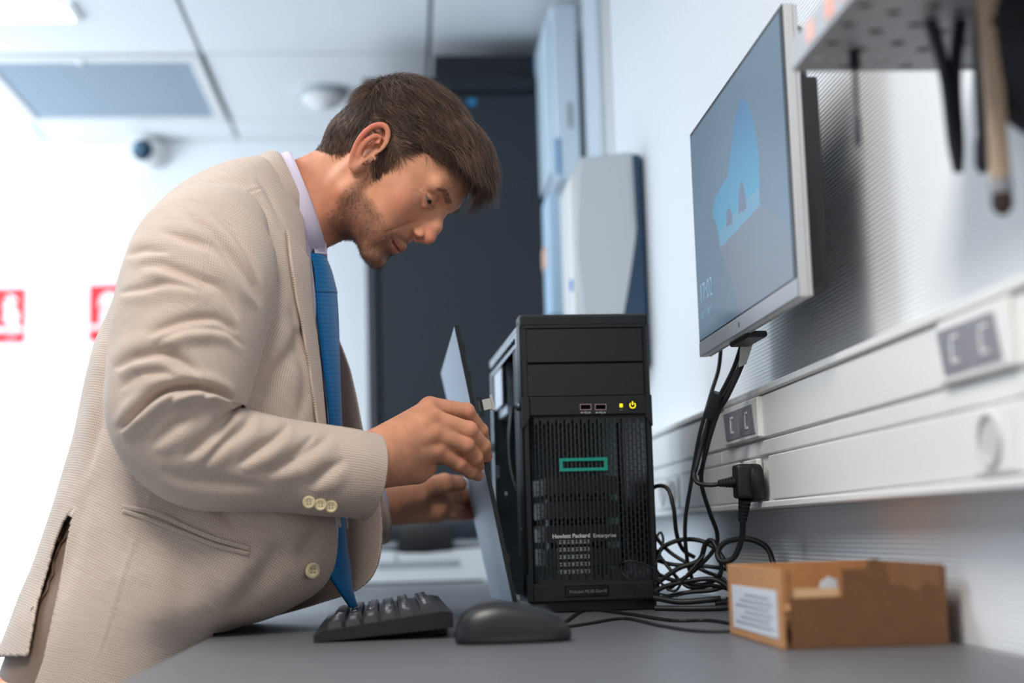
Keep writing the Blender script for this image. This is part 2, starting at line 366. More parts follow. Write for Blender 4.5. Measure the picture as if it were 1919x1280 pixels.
# red tubular chair at the far left
ch = at(15, 1260, 4.2); cx_, cy_, cz_ = ch
s = thing('chair', 'red tube chair with orange seat mostly hidden at lower left corner', 'chair', (cx_-.15, cy_, 0))
def rt(n, P, r=.008): MB().tube(spline(P, 30), r, 10).build(n, mat('red_tube', (232, 52, 34), .35), s, True)
xs0, xs1 = cx_-.38, cx_+.09; y0_, y1_ = cy_-.02, cy_+.40; sz = cz_-.07
rt('back_frame', [(xs0, y0_, sz), (xs0+.01, y0_-.02, cz_+.04), (xs0+.10, y0_-.03, cz_+.075), (xs1-.10, y0_-.03, cz_+.075), (xs1-.01, y0_-.02, cz_+.03), (xs1, y0_, sz)])
for x in (xs0, xs1):
    rt('leg', [(x, y0_, sz), (x, y0_-.02, sz*.5), (x, y0_-.05, .004)]); rt('leg', [(x, y1_, sz), (x, y1_+.02, sz*.5), (x, y1_+.04, .004)])
rt('crossbar', [(xs0, y0_, cz_-.012), ((xs0+xs1)/2, y0_-.004, cz_-.012), (xs1, y0_, cz_-.012)], .006)
MB().box((xs0, y0_-.01, sz-.012), (xs1, y1_+.01, sz+.012), .008, 2).build('seat', mat('orange_seat', (236, 148, 60), .6), s, True)
MB().box((xs0+.03, y0_-.012, cz_+.005), (xs1-.15, y0_-.002, cz_+.062), .004, 2).build('backrest', mat('pale_teal', (160, 200, 212), .5), s, True)

# dark server rack by the back wall
rk = thing('server_rack', 'tall dark grey server rack cabinet standing behind the man', 'cabinet', (.1, 4.2, 0))
RY = 3.92
A = at(680, 146, RY); B = at(1052, 146, RY); zt = A[2]; xl, xr = A[0], min(B[0], .46)
MB().box((xl, RY, .04), (xr, RY+.8, zt), .004).build('body', M_dark2, rk)
MB().box((xl+.035, RY-.012, .08), (xr-.01, RY-.001, zt-.055), .004).build('door', M_dark, rk)
MB().box((xl+.012, RY-.02, .06), (xl+.032, RY-.001, zt-.02), .004).build('door_frame', M_dark2, rk)
MB().box((xl, RY+.02, 0), (xr, RY+.78, .04)).build('plinth', M_blk, rk)
MB().box((xl, RY-.014, zt-.045), (xr, RY-.001, zt-.006), .003).build('top_frame', M_dark2, rk)
C0 = at(813, 103, RY+.03)
MB().box((C0[0], RY+.03, zt-.002), (xr, RY+.5, C0[2]), .003).build('dark_gap_block', mat('rack_black', (12, 16, 24), .5), rk)  # added black block standing in for the dark gap above the rack
q = at(884, 190, RY-.02); MB().box((q[0]-.010, RY-.016, q[2]-.009), (q[0]+.012, RY-.011, q[2]+.010), .002).build('door_sticker', mat('cyan_sticker', (30, 130, 180), .5), rk)
q = at(1012, 118, RY+.02); MB().box((q[0]-.02, RY+.024, q[2]-.025), (q[0]+.012, RY+.03, q[2]+.02), .002).build('blue_tab', mat('blue_tab', (0, 88, 130), .5), rk)

# white vertical duct on right wall
d0 = onx(1147, 200, XW)[1]; d1 = onx(1103, 200, XW-.02)[1]
s = thing('cable_duct', 'tall white vertical duct running up the right wall', 'duct', (XW-.02, (d0+d1)/2, .9))
MB().box((XW-.03, d0+.02, .95), (XW, d1, ZC-.001), .004).build('cover', mat('duct_white', (206, 214, 222), .5), s)
MB().box((XW-.012, d0-.01, .95), (XW, d0+.018, ZC-.001), .003).build('base', M_plast_w, s)

# pale blue cabinet on wall
y0, y1 = 3.62, 4.0
zb = at(1075, 335, 3.62)[2]
s = thing('wall_cabinet', 'pale blue wall cabinet between dark rack and paper towel dispenser', 'cabinet', (XW-.08, 3.8, zb))
MB().box((XW-.100, y0, zb), (XW-.031, y1+.1, ZC-.03), .006).build('body', M_plast_lw, s)
MB().box((XW-.113, y0+.02, zb+.02), (XW-.101, y1+.08, ZC-.06), .004).build('door', mat('cab_door', (210, 228, 240), .5), s)
q = at(1083, 215, y0-.005)
lb = MB(); lb.box((XW-.062, y0-.004, q[2]-.035), (XW-.052, y0, q[2]+.035), .002); lb.build('handle', M_grey, s)
MB().box((XW-.098, y0-.003, zb+.01), (XW-.085, y0, zb+.11), .002).build('sticker', mat('cab_sticker', (96, 150, 190), .5), s)

# paper towel dispensers
def dispenser(name, y0, y1, zb, zt, dep, label, logo, trans):
    s = thing(name, label, 'dispenser', (XW-dep/2, (y0+y1)/2, zb))
    # side outline in (x,z) of the pale shell, back part is blue
    def prof(k0, k1, n=24):
        P = []
        for t in np.linspace(0, 1, n):
            P.append((XW-dep*k1*(1-.10*t**3-.12*(1-t)**4), zb+(zt-zb)*t))
        return P
    H = zt-zb
    shell = [(XW-dep*.17, zt), (XW-dep*.93, zt-.012), (XW-dep*.99, zt-.05), (XW-dep, zb+H*.5), (XW-dep*.97, zb+.05), (XW-dep*.9, zb), (XW-dep*.55, zb)]
    shell += [(XW-dep*(.55-.40*t**.75), zb+H*.62*t) for t in np.linspace(.12, 1, 10)]
    m_ = MB(); m_.prism(shell, 1, y0, y1); bmesh.ops.bevel(m_.bm, geom=[e for e in m_.bm.edges if abs(e.verts[0].co.y-e.verts[1].co.y) < 1e-6], offset=.008, segments=3, affect='EDGES')
    m_.build('shell', mat('dispenser_grey', (196, 202, 206), .35), s, True)
    m_ = MB(); m_.box((XW-dep*.60, y0+.012, zb-.03), (XW-.004, y1-.012, zt-.002), .006); m_.build('back_housing', trans, s, True)
    MB().box((XW-dep*1.03, y0+.03, zb+.03), (XW-dep*.95, y1-.03, zt-.04), .012, 3).build('front_cover', M_plast_w, s, True)
    if logo:
        z = zb+H*.36; yc = y0+.034
        MB().lathe([(.013, 0), (.013, .003), (.011, .0035)], (XW-dep*1.03, yc+.035, z), (-1, 0, 0), 24).build('blue_badge', mat('blue_badge', (0, 110, 210), .4), s)
    return s
ys = onx(1213, 400, XW)[1]
zt = at(1150, 283, ys)[2]; zb = at(1150, 660, ys)[2]
dispenser('towel_dispenser', ys, ys+.27, zb, zt, .148, 'grey and white paper towel dispenser with dark blue back on right wall', True, mat('dark_blue_plastic', (26, 66, 98), .18))
ys2 = ys+.42; zt2 = at(1050, 362, ys2)[2]; zb2 = at(1050, 590, ys2)[2]
s = thing('soap_dispenser', 'slim pale blue dispenser behind the larger towel dispenser', 'dispenser', (XW-.07, ys2+.06, zb2))
MB().box((XW-.165, ys2, zb2), (XW-.035, ys2+.12, zt2), .012, 3).build('body', mat('pale_blue2', (176, 204, 226), .35), s, True)
MB().box((XW-.169, ys2+.02, zb2+.12), (XW-.1655, ys2+.1, zb2+.17), .001).build('orange_label', mat('peach_label', (226, 188, 170), .6), s)

# ------------------------------------------------------------------ DESK
dk = thing('desk', 'long dark grey laminate workbench along the right wall', 'desk', (.13, 1.9, 0))
MB().box((-.235, .42, ZD-.032), (.492, 3.70, ZD), .0015).build('desktop', desk_material(), dk)
for x in (-.19, .42):
    for y in (.5, 2.05, 3.6):
        MB().box((x-.022, y-.022, 0), (x+.022, y+.022, ZD-.032), .003).build('leg', M_grey, dk)
MB().box((.40, .5, ZD-.12), (.42, 3.6, ZD-.034)).build('rail', M_grey, dk)

# ------------------------------------------------------------------ WALL TRUNKING
XT = .455
def tz(px, py): return onx(px, py, XT)[2]
zt0, zt1 = 1.034, 1.186
tr = thing('wall_trunking', 'long white three-row cable trunking with sockets on right wall', 'trunking', (XT, 1.7, zt0))
yA, yB_ = .30, 2.95
M_tr = mat('trunk_white', (236, 236, 234), .4)
za, zb_ = tz(1458, 816), tz(1458, 848); zc = tz(1458, 934)
MB().box((XT+.006, yA, zt0), (XW, yB_, zt1), .003).build('base', M_tr, tr)
MB().box((XT-.004, yA, zt1-.008), (XT+.010, yB_, zt1+.002), .002).build('top_rim', M_tr, tr)
MB().box((XT-.004, yA, zt0-.002), (XT+.010, yB_, zc-.002), .002).build('bottom_rim', M_tr, tr)
cuts = [yA, 1.13, 1.90, 2.28, yB_]
for i in range(len(cuts)-1):
    MB().box((XT, cuts[i]+.0006, za+.002), (XT+.008, cuts[i+1]-.0006, zt1-.0095), .0015).build('upper_cover', M_tr, tr)
for i, (a, b) in enumerate(((yA, 1.20), (1.2, 2.05), (2.05, yB_))):
    MB().box((XT+.001, a+.0006, zb_+.0012), (XT+.008, b-.0006, za-.0012), .0012).build('middle_cover', M_tr, tr)
for i, (a, b) in enumerate(((yA, 1.02), (1.02, 1.78), (1.95, 2.22), (2.22, yB_))):
    MB().box((XT+.0, a+.0006, zc), (XT+.008, b-.0006, zb_-.0012), .0015).build('lower_cover', M_tr, tr)
# network outlets in upper row
def outlet(px0, px1, m_in):
    ya, yb = onx(px1, 780, XT)[1], onx(px0, 780, XT)[1]
    MB().box((XT-.006, ya-.012, za+.003), (XT+.002, yb+.014, zt1-.010), .002).build('outlet_frame', M_tr, tr)
    L = (yb-ya)
    for k in range(2):
        a = ya+L*(.5*k)+.002; b = ya+L*(.5*k+.5)-.002; sh = .012
        m_ = MB(); z0, z1 = za+.010, zt1-.018
        V = [(XT-.0075, a-0, z0), (XT-.0075, b-0, z0), (XT-.0075, b+sh, z1), (XT-.0075, a+sh, z1)]
        m_._add(V+[(x+.003, y, z) for x, y, z in V], [(0, 1, 2, 3), (7, 6, 5, 4), (0, 4, 5, 1), (1, 5, 6, 2), (2, 6, 7, 3), (3, 7, 4, 0)])
        o = m_.build('outlet_insert', m_in, tr)
        m_ = MB(); c = (a+b)/2; zz = (z0+z1)/2
        for dz in (-.010, .010): m_.box((XT-.0085, c-.006, zz+dz-.0015), (XT-.007, c+.008, zz+dz+.0015))
        m_.box((XT-.0085, c+.006, zz-.010), (XT-.007, c+.009, zz+.010)); m_.build('outlet_clip', M_plast_w, o)
outlet(1368, 1424, mat('outlet_grey', (136, 136, 142), .4)); outlet(1790, 1905, MATS['outlet_grey'])
# schuko sockets in the lower row
def socket(yc):
    MB().box((XT-.004, yc-.040, zc+.001), (XT+.004, yc+.040, zb_-.002), .002).build('socket_plate', M_tr, tr)
    MB().lathe([(.021, 0), (.021, .003), (.0185, .003), (.0185, .0006), (.0001, .0006)], (XT-.004, yc, (zc+zb_)/2), (-1, 0, 0), 30).build('socket_ring', mat('socket_inner', (206, 206, 204), .4), tr, True)
for yc in (1.865, 2.42, 2.52, 1.075): socket(yc)

# ------------------------------------------------------------------ MONITOR
XM = .405
mn = thing('monitor', 'silver-edged flat monitor mounted on right wall showing a lock screen', 'monitor', (XM+.03, 1.69, 1.24))
my0 = onx(1484, 300, XM)[1]; my1 = onx(1304, 460, XM)[1]
mz0 = onx(1313, 670, XM)[2]; mz1 = onx(1465, 8, XM)[2]
chin = .020
MB().box((XM, my0, mz0), (XM+.010, my1, mz1), .001).box((XM+.010, my0, mz0), (XM+.015, my1, mz1), .002).build('case', M_silver, mn)
MB().box((XM-.002, my0, mz0), (XM+.001, my1, mz0+chin), .0008).build('chin_bezel', mat('chin_grey', (172, 176, 182), .35, .3), mn)
MB().box((XM-.0012, my0+.002, mz0+chin), (XM, my1, mz1), .0005).build('screen_border', M_blk2, mn)
# picture
ny, nz_ = 240, 150
sy0, sy1, sz0, sz1 = my0+.012, my1-.004, mz0+chin+.002, mz1-.006
Yg, Zg = np.meshgrid(np.linspace(sy1, sy0, ny), np.linspace(sz0, sz1, nz_))   # left of the picture is the far end
u = (sy1-Yg)/(sy1-sy0); v = (Zg-sz0)/(sz1-sz0)
def inpoly(u, v, P):
    P = np.array(P); r = np.zeros(u.shape, bool); j = len(P)-1
    for i in range(len(P)):
        c = ((P[i, 1] > v) != (P[j, 1] > v)) & (u < (P[j, 0]-P[i, 0])*(v-P[i, 1])/(P[j, 1]-P[i, 1]+1e-12)+P[i, 0]); r ^= c; j = i
    return r
colr = np.zeros(u.shape+(3,)); base = np.array(lin((84, 106, 124))); colr[:] = base*(1-.18*v[..., None])
def s2(px, py):
    q = onx(px, py, XM); return ((sy1-q[1])/(sy1-sy0), (q[2]-sz0)/(sz1-sz0))
colr += (.5+.5*np.sin(u*7+v*5))[..., None]*np.array([.008, .01, .014])
cave = [s2(*p) for p in ((1390, 186), (1402, 190), (1414, 222), (1424, 290), (1426, 358), (1420, 385), (1352, 462), (1345, 420), (1337, 400), (1342, 372), (1356, 345), (1366, 330), (1372, 280), (1380, 220))]
c1 = inpoly(u, v, cave); hz = s2(1400, 355)[1]; sandc = np.array(lin((92, 104, 118)))
vb = s2(1348, 445)[1]; vt_ = s2(1390, 190)[1]; g1 = np.clip((v-vb)/(vt_-vb), 0, 1)[..., None]
sky = np.array(lin((62, 134, 164)))*(1-g1)+np.array(lin((58, 100, 138)))*g1
colr[c1] = sky[c1]
sea = inpoly(u, v, [s2(*p) for p in ((1350, 432), (1424, 350), (1427, 385), (1352, 465))]); colr[sea] = np.array(lin((86, 132, 158)))
for P in (((1364, 425), (1364, 396), (1370, 388), (1374, 400), (1375, 418)), ((1386, 402), (1387, 362), (1392, 335), (1397, 352), (1402, 385), (1400, 392))):
    colr[inpoly(u, v, [s2(*p) for p in P])] = np.array(lin((84, 98, 118)))
sand = inpoly(u, v, [s2(*p) for p in ((1352, 465), (1428, 384), (1480, 420), (1500, 560), (1390, 600), (1372, 520))]); colr[sand] = np.array(lin((96, 106, 120)))
idx = np.arange(ny*nz_).reshape(nz_, ny)
Fq = np.stack([idx[:-1, :-1], idx[:-1, 1:], idx[1:, 1:], idx[1:, :-1]], -1).reshape(-1, 4)
M_scr = col_material('screen_picture', .22, .30)
nobj('screen', np.c_[np.full(ny*nz_, XM-.0016), Yg.ravel(), Zg.ravel()], Fq, M_scr, mn, col=colr.reshape(-1, 3))
M_stx = mat('screen_text', (140, 176, 196), .5, emit=((120, 160, 185), .2))
def stext(name, body, px, py, size):
    q = onx(px, py, XM); text(name, body, size, frame((0, -1, 0), (0, 0, 1), (XM-.0020, q[1], q[2])), M_stx, mn, .0001, bold=-.00012)
stext('clock_text', '17:02', 1315, 570, .037); stext('date_text', 'tor 1 Sept', 1317, 598, .017)
stext('caption_text', '________________', 1313, 508, .006)
# mount and back
zq0, zq1 = at(1530, 540, my0)[2], at(1520, 140, my0)[2]
MB().box((XM+.015, my0+.012, mz0+.02), (XM+.026, my1-.02, mz1-.02), .004).build('back_cover', M_blk, mn, True)
MB().box((XM+.0155, my0+.003, zq0), (XM+.034, my0+.05, zq1), .004, 2).build('side_handle', M_blk, mn, True)
MB().box((XM+.026, my0+.29, mz0+.10), (XW-.012, my0+.38, mz0+.21), .004).build('wall_bracket', M_blk, mn)
MB().box((XW-.012, my0+.28, mz0+.08), (XW-.001, my0+.39, mz0+.23), .002).build('wall_rail', M_blk, mn)
lg = MB(); q = onx(1388, 612, XM); lg.lathe([(.0035, 0), (.0035, .0004)], (XM-.002, q[1], mz0+.010), (-1, 0, 0), 16); lg.build('logo_dot', mat('dot_grey', (92, 100, 108), .3), mn)
q = onx(1405, 640, XM+.02)
MB().box((XM+.008, q[1]-.035, mz0-.005), (XM+.034, q[1]+.06, mz0+.003), .002).build('port_cover', M_blk, mn)

# ------------------------------------------------------------------ CABLES
def cable(name, pts, r, label, n=60, group=None, m=None):
    P = spline(pts, n); o = MB().tube(P, r, 10).build(name, m or M_blkr, None, True); tag(o, label, 'cable', group); return o
def P3(*a): return [tuple(onx(px, py, x)) for px, py, x in a]
def PY(*a): return [tuple(at(px, py, y)) for px, py, y in a]
# monitor bundle
cable('monitor_cable', PY((1352, 640, 1.93), (1347, 690, 1.93), (1335, 730, 1.92), (1325, 765, 1.90), (1310, 820, 1.91), (1296, 900, 1.93), (1284, 980, 1.95), (1288, 1050, 1.97), (1300, 1095, 1.98)), .0028, 'leftmost black cable hanging from the monitor down to the coil')
cable('monitor_cable', PY((1392, 640, 1.80), (1375, 690, 1.82), (1350, 740, 1.84), (1334, 770, 1.85), (1316, 830, 1.86), (1306, 870, 1.86), (1301, 890, 1.86), (1308, 905, 1.85), (1330, 909, 1.845), (1348, 907, 1.84)), .0030, 'black power cable curving from the monitor into the side of the wall plug')
cable('monitor_cable', PY((1402, 636, 1.78), (1392, 680, 1.80), (1365, 740, 1.82), (1345, 775, 1.84), (1325, 840, 1.86), (1314, 900, 1.88), (1330, 960, 1.90), (1344, 1000, 1.92), (1338, 1030, 1.93), (1300, 1070, 1.95), (1250, 1105, 1.97)), .0030, 'rightmost thick cable from monitor underside looping to the desk')
cable('monitor_cable', PY((1397, 640, 1.79), (1384, 690, 1.81), (1352, 750, 1.835), (1338, 780, 1.845), (1322, 835, 1.87), (1318, 870, 1.87), (1310, 890, 1.88)), .0026, 'inner cable of the bundle tied below the monitor')
tag(MB().tube(PY((1349, 738, 1.835), (1338, 765, 1.843), (1330, 782, 1.85)), .0095, 12).build('cable_tie', M_blk, None, True), 'black wrap binding the monitor cables together', 'cable tie')
q0 = at(1402, 632, 1.775); q1 = at(1390, 688, 1.79)
s = MB(); wv = .0045
s._add([(q0[0]-.009, q0[1], q0[2]), (q0[0]+.011, q0[1]-.004, q0[2]+.006), (q1[0]+.005, q1[1]-.004, q1[2]+.003), (q1[0]-.004, q1[1], q1[2]), (q0[0]-.009, q0[1]+.0008, q0[2]), (q0[0]+.011, q0[1]-.0032, q0[2]+.006), (q1[0]+.005, q1[1]-.0032, q1[2]+.003), (q1[0]-.004, q1[1]+.0008, q1[2])], [(0, 1, 2, 3), (7, 6, 5, 4), (0, 4, 5, 1), (1, 5, 6, 2), (2, 6, 7, 3), (3, 7, 4, 0)])
tag(s.build('cable_tag', mat('tag_paper', (206, 206, 200), .7)), 'small white paper tag on the cables under the monitor', 'tag')
# plug
pc = onx(1397, 905, XT-.022)
pl = thing('wall_plug', 'black angled mains plug pushed into the white trunking socket', 'plug', tuple(pc))
x_, y_, z_ = pc
MB().lathe([(.0235, .0), (.0245, .004), (.0245, .012), (.020, .016)], (XT-.003, y_, z_), (-1, 0, 0), 28).build('plug_disc', M_blk, pl, True)
MB().box((x_-.014, y_-.014, z_-.020), (XT-.012, y_+.016, z_+.024), .005, 3).build('plug_body', M_blk, pl, True)
def relief(p0, p1, r0, r1):
    m_ = MB(); p0 = np.array(p0); p1 = np.array(p1); L = np.linalg.norm(p1-p0); ax = (p1-p0)/L; pr = []
    for k in range(6):
        t = k/6; r = r0+(r1-r0)*t; pr += [(r, L*t), (r, L*(t+.10)), (r*.78, L*(t+.105)), (r*.78, L*(t+.16))]
    m_.lathe(pr, p0, ax, 16); return m_
relief(at(1396, 936, y_-.0), at(1391, 978, y_+.01), .0085, .0055).build('strain_relief', M_blk, pl, True)
relief(at(1380, 903, y_), at(1346, 906, y_), .0080, .0042).build('strain_relief', M_blk, pl, True)
cable('power_cable', PY((1392, 972, 1.85), (1390, 1010, 1.86), (1375, 1045, 1.87), (1352, 1052, 1.88), (1345, 1035, 1.89), (1362, 1015, 1.90), (1400, 1010, 1.90), (1432, 1022, 1.89), (1446, 1045, 1.87), (1452, 1090, 1.85), (1440, 1150, 1.80)), .0038, 'thick black power cable drooping and looping below the wall plug', 90)
# heap beside the tower
def zclamp(P, r):
    return [(x, y, max(z, ZD+r)) for x, y, z in P]
heap = [
 ([(1212, 930, 2.02), (1228, 912, 2.0), (1250, 915, 1.98), (1262, 950, 1.97), (1268, 1000, 1.98), (1280, 1030, 2.0), (1302, 1045, 2.0)], .0030, 'black cable arching out behind the tower above the heap'),
 ([(1215, 985, 2.02), (1240, 1020, 2.0), (1270, 1045, 1.99), (1320, 1070, 1.97), (1355, 1085, 1.95), (1385, 1110, 1.93)], .0028, 'cable sloping down right across the middle of the heap'),
 ([(1226, 1060, 1.99), (1240, 1028, 1.99), (1275, 1012, 1.98), (1315, 1014, 1.96), (1345, 1035, 1.95), (1350, 1075, 1.95), (1320, 1095, 1.97), (1270, 1090, 1.99), (1228, 1075, 2.0)], .0032, 'wide closed loop of cable on top of the heap'),
 ([(1228, 1095, 1.97), (1270, 1066, 1.96), (1310, 1050, 1.95), (1322, 1020, 1.94), (1335, 1014, 1.93), (1350, 1040, 1.92), (1375, 1075, 1.90), (1400, 1092, 1.88)], .0036, 'cable curling up then down beside the cardboard box'),
 ([(1224, 1048, 2.0), (1262, 1058, 2.0), (1330, 1062, 1.98), (1368, 1070, 1.96), (1372, 1090, 1.94), (1340, 1105, 1.94), (1290, 1110, 1.95), (1230, 1122, 1.97)], .0030, 'flattened cable loop low in the heap'),
 ([(1222, 1040, 1.98), (1232, 1004, 1.98), (1240, 1000, 1.98), (1242, 1020, 1.97), (1228, 1060, 1.97)], .0018, 'thin small loop close to the tower side'),
 ([(1226, 1120, 1.95), (1275, 1128, 1.93), (1330, 1124, 1.92), (1350, 1122, 1.92)], .0042, 'thick cable lying on the desk ending in a connector'),
 ([(1228, 1140, 1.91), (1290, 1142, 1.89), (1350, 1140, 1.88), (1400, 1135, 1.88)], .0040, 'straight cable on the desk behind the cardboard box'),
 ([(1215, 1010, 2.0), (1250, 1060, 1.98), (1290, 1100, 1.96), (1340, 1098, 1.94), (1385, 1112, 1.92)], .0026, 'cable dropping from the tower through the heap'),
 ([(1225, 1080, 1.96), (1262, 1108, 1.95), (1285, 1080, 1.94), (1320, 1040, 1.94)], .0018, 'thin wire crossing diagonally in the heap'),
 ([(1228, 1108, 1.96), (1260, 1095, 1.95), (1330, 1085, 1.93), (1365, 1100, 1.92), (1392, 1122, 1.90)], .0034, 'cable running over the connector to the box'),
]
for pts, r, lab in heap: 
    P = zclamp([tuple(at(*p)) for p in pts], r+.0005); cable('cable', P, r, lab, 70, 'black cables heaped beside the tower')
q = onz(1372, 1132, ZD)
s = thing('cable_connector', 'black cable connector lying at the end of the thick heap cable', 'connector', tuple(q)); qy = 1.92; qq = at(1362, 1118, 1.92)
MB().box((qq[0], qy-.010, ZD+.0005), (qq[0]+.024, qy+.010, ZD+.017), .003, 2).build('shell', M_blk, s, True); relief((qq[0]+.002, qy, ZD+.009), (qq[0]-.016, qy, ZD+.009), .006, .004).build('strain_relief', M_blk, s, True)
# thin wire in front of the tower face
P = [tuple(at(*p)) for p in ((1160, 1064, 1.962), (1166, 1054, 1.950), (1190, 1052, 1.945), (1225, 1066, 1.945), (1250, 1084, 1.945), (1300, 1096, 1.945), (1345, 1100, 1.945))]
cable('thin_wire', P, .0012, 'thin wire looping out of the tower grille to the right')
P = [tuple(at(*p)) for p in ((1158, 1064, 1.962), (1170, 1078, 1.950), (1200, 1100, 1.945), (1235, 1112, 1.945), (1270, 1118, 1.945))]
cable('thin_wire', P, .0012, 'thin wire falling from the tower grille towards the desk')
P = [(p[0], p[1], ZD+.0022) for p in [onz(*q, ZD) for q in ((1060, 1168), (1100, 1146), (1180, 1154), (1260, 1166), (1330, 1166), (1400, 1178))]]
cable('desk_cable', P, .0020, 'thin black cable lying across the desk between mouse and box', 60)
P = [(p[0], p[1], ZD+.0020) for p in [onz(*q, ZD) for q in ((1062, 1178), (1100, 1172), (1170, 1162), (1240, 1176), (1310, 1186), (1400, 1186))]]
cable('desk_cable', P, .0018, 'mouse cable wandering over the desk in front of the other', 60)
# cables behind the monitor
P = [(XM+.045, my0+.004+.0, z) for z in (0,)]
q = [tuple(at(*p)) for p in ((1500, 200, 1.452), (1518, 245, 1.452), (1532, 310, 1.455), (1536, 380, 1.455), (1530, 460, 1.455), (1518, 520, 1.46))]
cable('monitor_loop_cable', q, .0024, 'black cable bowing out behind the near edge of the monitor', 50)
q = [tuple(at(*p)) for p in ((1497, 190, 1.462), (1512, 260, 1.462), (1524, 330, 1.465), (1528, 400, 1.465), (1520, 480, 1.465))]
cable('monitor_loop_cable', q, .0024, 'second cable tucked closer behind the monitor', 50)

# ------------------------------------------------------------------ CARDBOARD BOX
bxl, bxr, by0, by1 = .330, .481, 1.27, 1.485
bt = thing('cardboard_box', 'open brown cardboard box with torn front on the desk at right', 'box', ((bxl+bxr)/2, (by0+by1)/2, ZD))
bz0 = ZD+.0006; bz1 = at(1600, 1062, by0)[2]
t_ = .003
def fx(px): return at(px, 1150, by0)[0]
def fz(py): return at(1600, py, by0)[2]
xa, xb = fx(1478), fx(1783)
front = [(bxl+.008, bz0), (bxr, bz0), (bxr, bz1-.002), (fx(1776), fz(1068)), (fx(1774), fz(1108)), (fx(1752), fz(1102)), (fx(1735), fz(1094)), (fx(1718), fz(1110)), (fx(1700), fz(1100)), (fx(1678), fz(1098)),
         (fx(1668), fz(1066)), (fx(1650), fz(1048)), (fx(1636), fz(1050)), (fx(1628), fz(1062)), (fx(1582), fz(1066)), (fx(1580), fz(1116)), (fx(1540), fz(1120)), (fx(1484), fz(1118)), (fx(1480), fz(1070)), (bxl+.008, bz1-.001)]
fm = MB()
def strip_poly(P): fm.prism(P, 1, by0, by0+t_)
zl_ = fz(1118)
strip_poly([(bxl+.008, bz0), (bxr, bz0), (bxr, zl_), (bxl+.008, zl_)])
strip_poly([(bxl+.008, zl_), (fx(1484), zl_), (fx(1480), fz(1070)), (bxl+.008, bz1-.001)])
strip_poly([(fx(1582), zl_), (fx(1672), zl_), (fx(1668), fz(1066)), (fx(1582), fz(1066))])
strip_poly([(fx(1628), fz(1066)), (fx(1668), fz(1066)), (fx(1650), fz(1048)), (fx(1636), fz(1050))])
strip_poly([(fx(1672), zl_), (fx(1720), zl_), (fx(1718), fz(1110)), (fx(1700), fz(1100)), (fx(1672), fz(1098))])
strip_poly([(fx(1720), zl_), (fx(1776), zl_), (fx(1774), fz(1108)), (fx(1752), fz(1102)), (fx(1735), fz(1094)), (fx(1720), fz(1110))])
strip_poly([(fx(1776), zl_), (bxr, zl_), (bxr, bz1-.002), (fx(1778), fz(1068))])
fm.build('front_panel', M_card_shade, bt)
MB().box((bxl, by0, bz0), (bxl+t_, by1, bz1), .0005).build('side_panel', M_card_lit, bt)
MB().box((bxr-t_, by0+t_, bz0), (bxr, by1, bz1), .0005).build('side_panel', M_card_shade, bt)
MB().box((bxl+t_, by1-t_, bz0), (bxr-t_, by1, bz1), .0005).build('back_panel', M_card_lit, bt)
MB().box((bxl+t_, by0+t_, bz0), (bxr-t_, by1-t_, bz0+t_)).build('bottom_panel', M_card_shade, bt)
MB().box((bxl+.006, by0+.06, bz0+.026), (bxr-.006, by0+.20, bz0+.029), .0005).build('inner_flap', M_card_lit, bt)
MB().prism([(fx(1545), fz(1112)), (fx(1580), fz(1112)), (fx(1578), fz(1086)), (fx(1562), fz(1080)), (fx(1546), fz(1092))], 1, by0+.010, by0+.012).build('torn_paper', M_label, bt)
MB().prism([(fx(1484), fz(1118)), (fx(1578), fz(1116)), (fx(1578), fz(1102)), (fx(1484), fz(1100))], 1, by0+.004, by0+.006).build('torn_edge', mat('torn_card', (222, 184, 142), .9), bt)
lz = bz0+.01
MB().box((bxl-.0006, by0+.016, bz0+.008), (bxl, by1-.02, bz1-.020)).build('shipping_label', M_label, bt)
lt_ = MB()
for k in range(6):
    lt_.box((bxl-.0010, by0+.03+.012*(k % 2), bz0+.014+.0055*k), (bxl-.0006, by1-.035-.02*((k*7) % 3), bz0+.0165+.0055*k))
lt_.build('label_print', mat('label_ink', (158, 166, 180), .7), bt)

# ------------------------------------------------------------------ MOUSE AND KEYBOARD
mx0, mx1, myc = .043, .163, 1.475
ms = thing('computer_mouse', 'black computer mouse blurred in the foreground on the desk', 'mouse', ((mx0+mx1)/2, myc, ZD))
def mouse_surf(z_lo, scale, name, m):
    nu, nv = 40, 18; V = []
    for i in range(nv+1):
        ph = (i/nv)*pi/2
        for j in range(nu):
            a = 2*pi*j/nu; cx, cy = cos(a), sin(a)
            ex = abs(cx)**.75*(1 if cx > 0 else -1); ey = abs(cy)**.75*(1 if cy > 0 else -1)
            t = (ex*cos(ph)+1)/2
            r = cos(ph)**.55
            X = (mx0+mx1)/2+(mx1-mx0)/2*ex*r*scale; Y = myc+.031*ey*r*scale*(1-.12*sin(pi*t))
            h = .037*sin(ph)**.9; skew = 1-.38*max(0, (X-(mx0+.045))/(mx1-mx0-.045))**1.4
            V.append((X, Y, ZD+z_lo+.004+h*skew*scale))
    for j in range(nu):
        a = 2*pi*j/nu; ex = abs(cos(a))**.75*(1 if cos(a) > 0 else -1); ey = abs(sin(a))**.75*(1 if sin(a) > 0 else -1)
        V.append(((mx0+mx1)/2+(mx1-mx0)/2*ex*.97*scale, myc+.030*ey*scale, ZD+z_lo))
    Fc = [(i*nu+j, i*nu+(j+1) % nu, (i+1)*nu+(j+1) % nu, (i+1)*nu+j) for i in range(nv) for j in range(nu)]
    b = (nv+1)*nu; Fc += [(b+j, b+(j+1) % nu, (j+1) % nu, j) for j in range(nu)]+[tuple(b+j for j in range(nu))[::-1]]
    return nobj(name, V, Fc, m, ms, True)
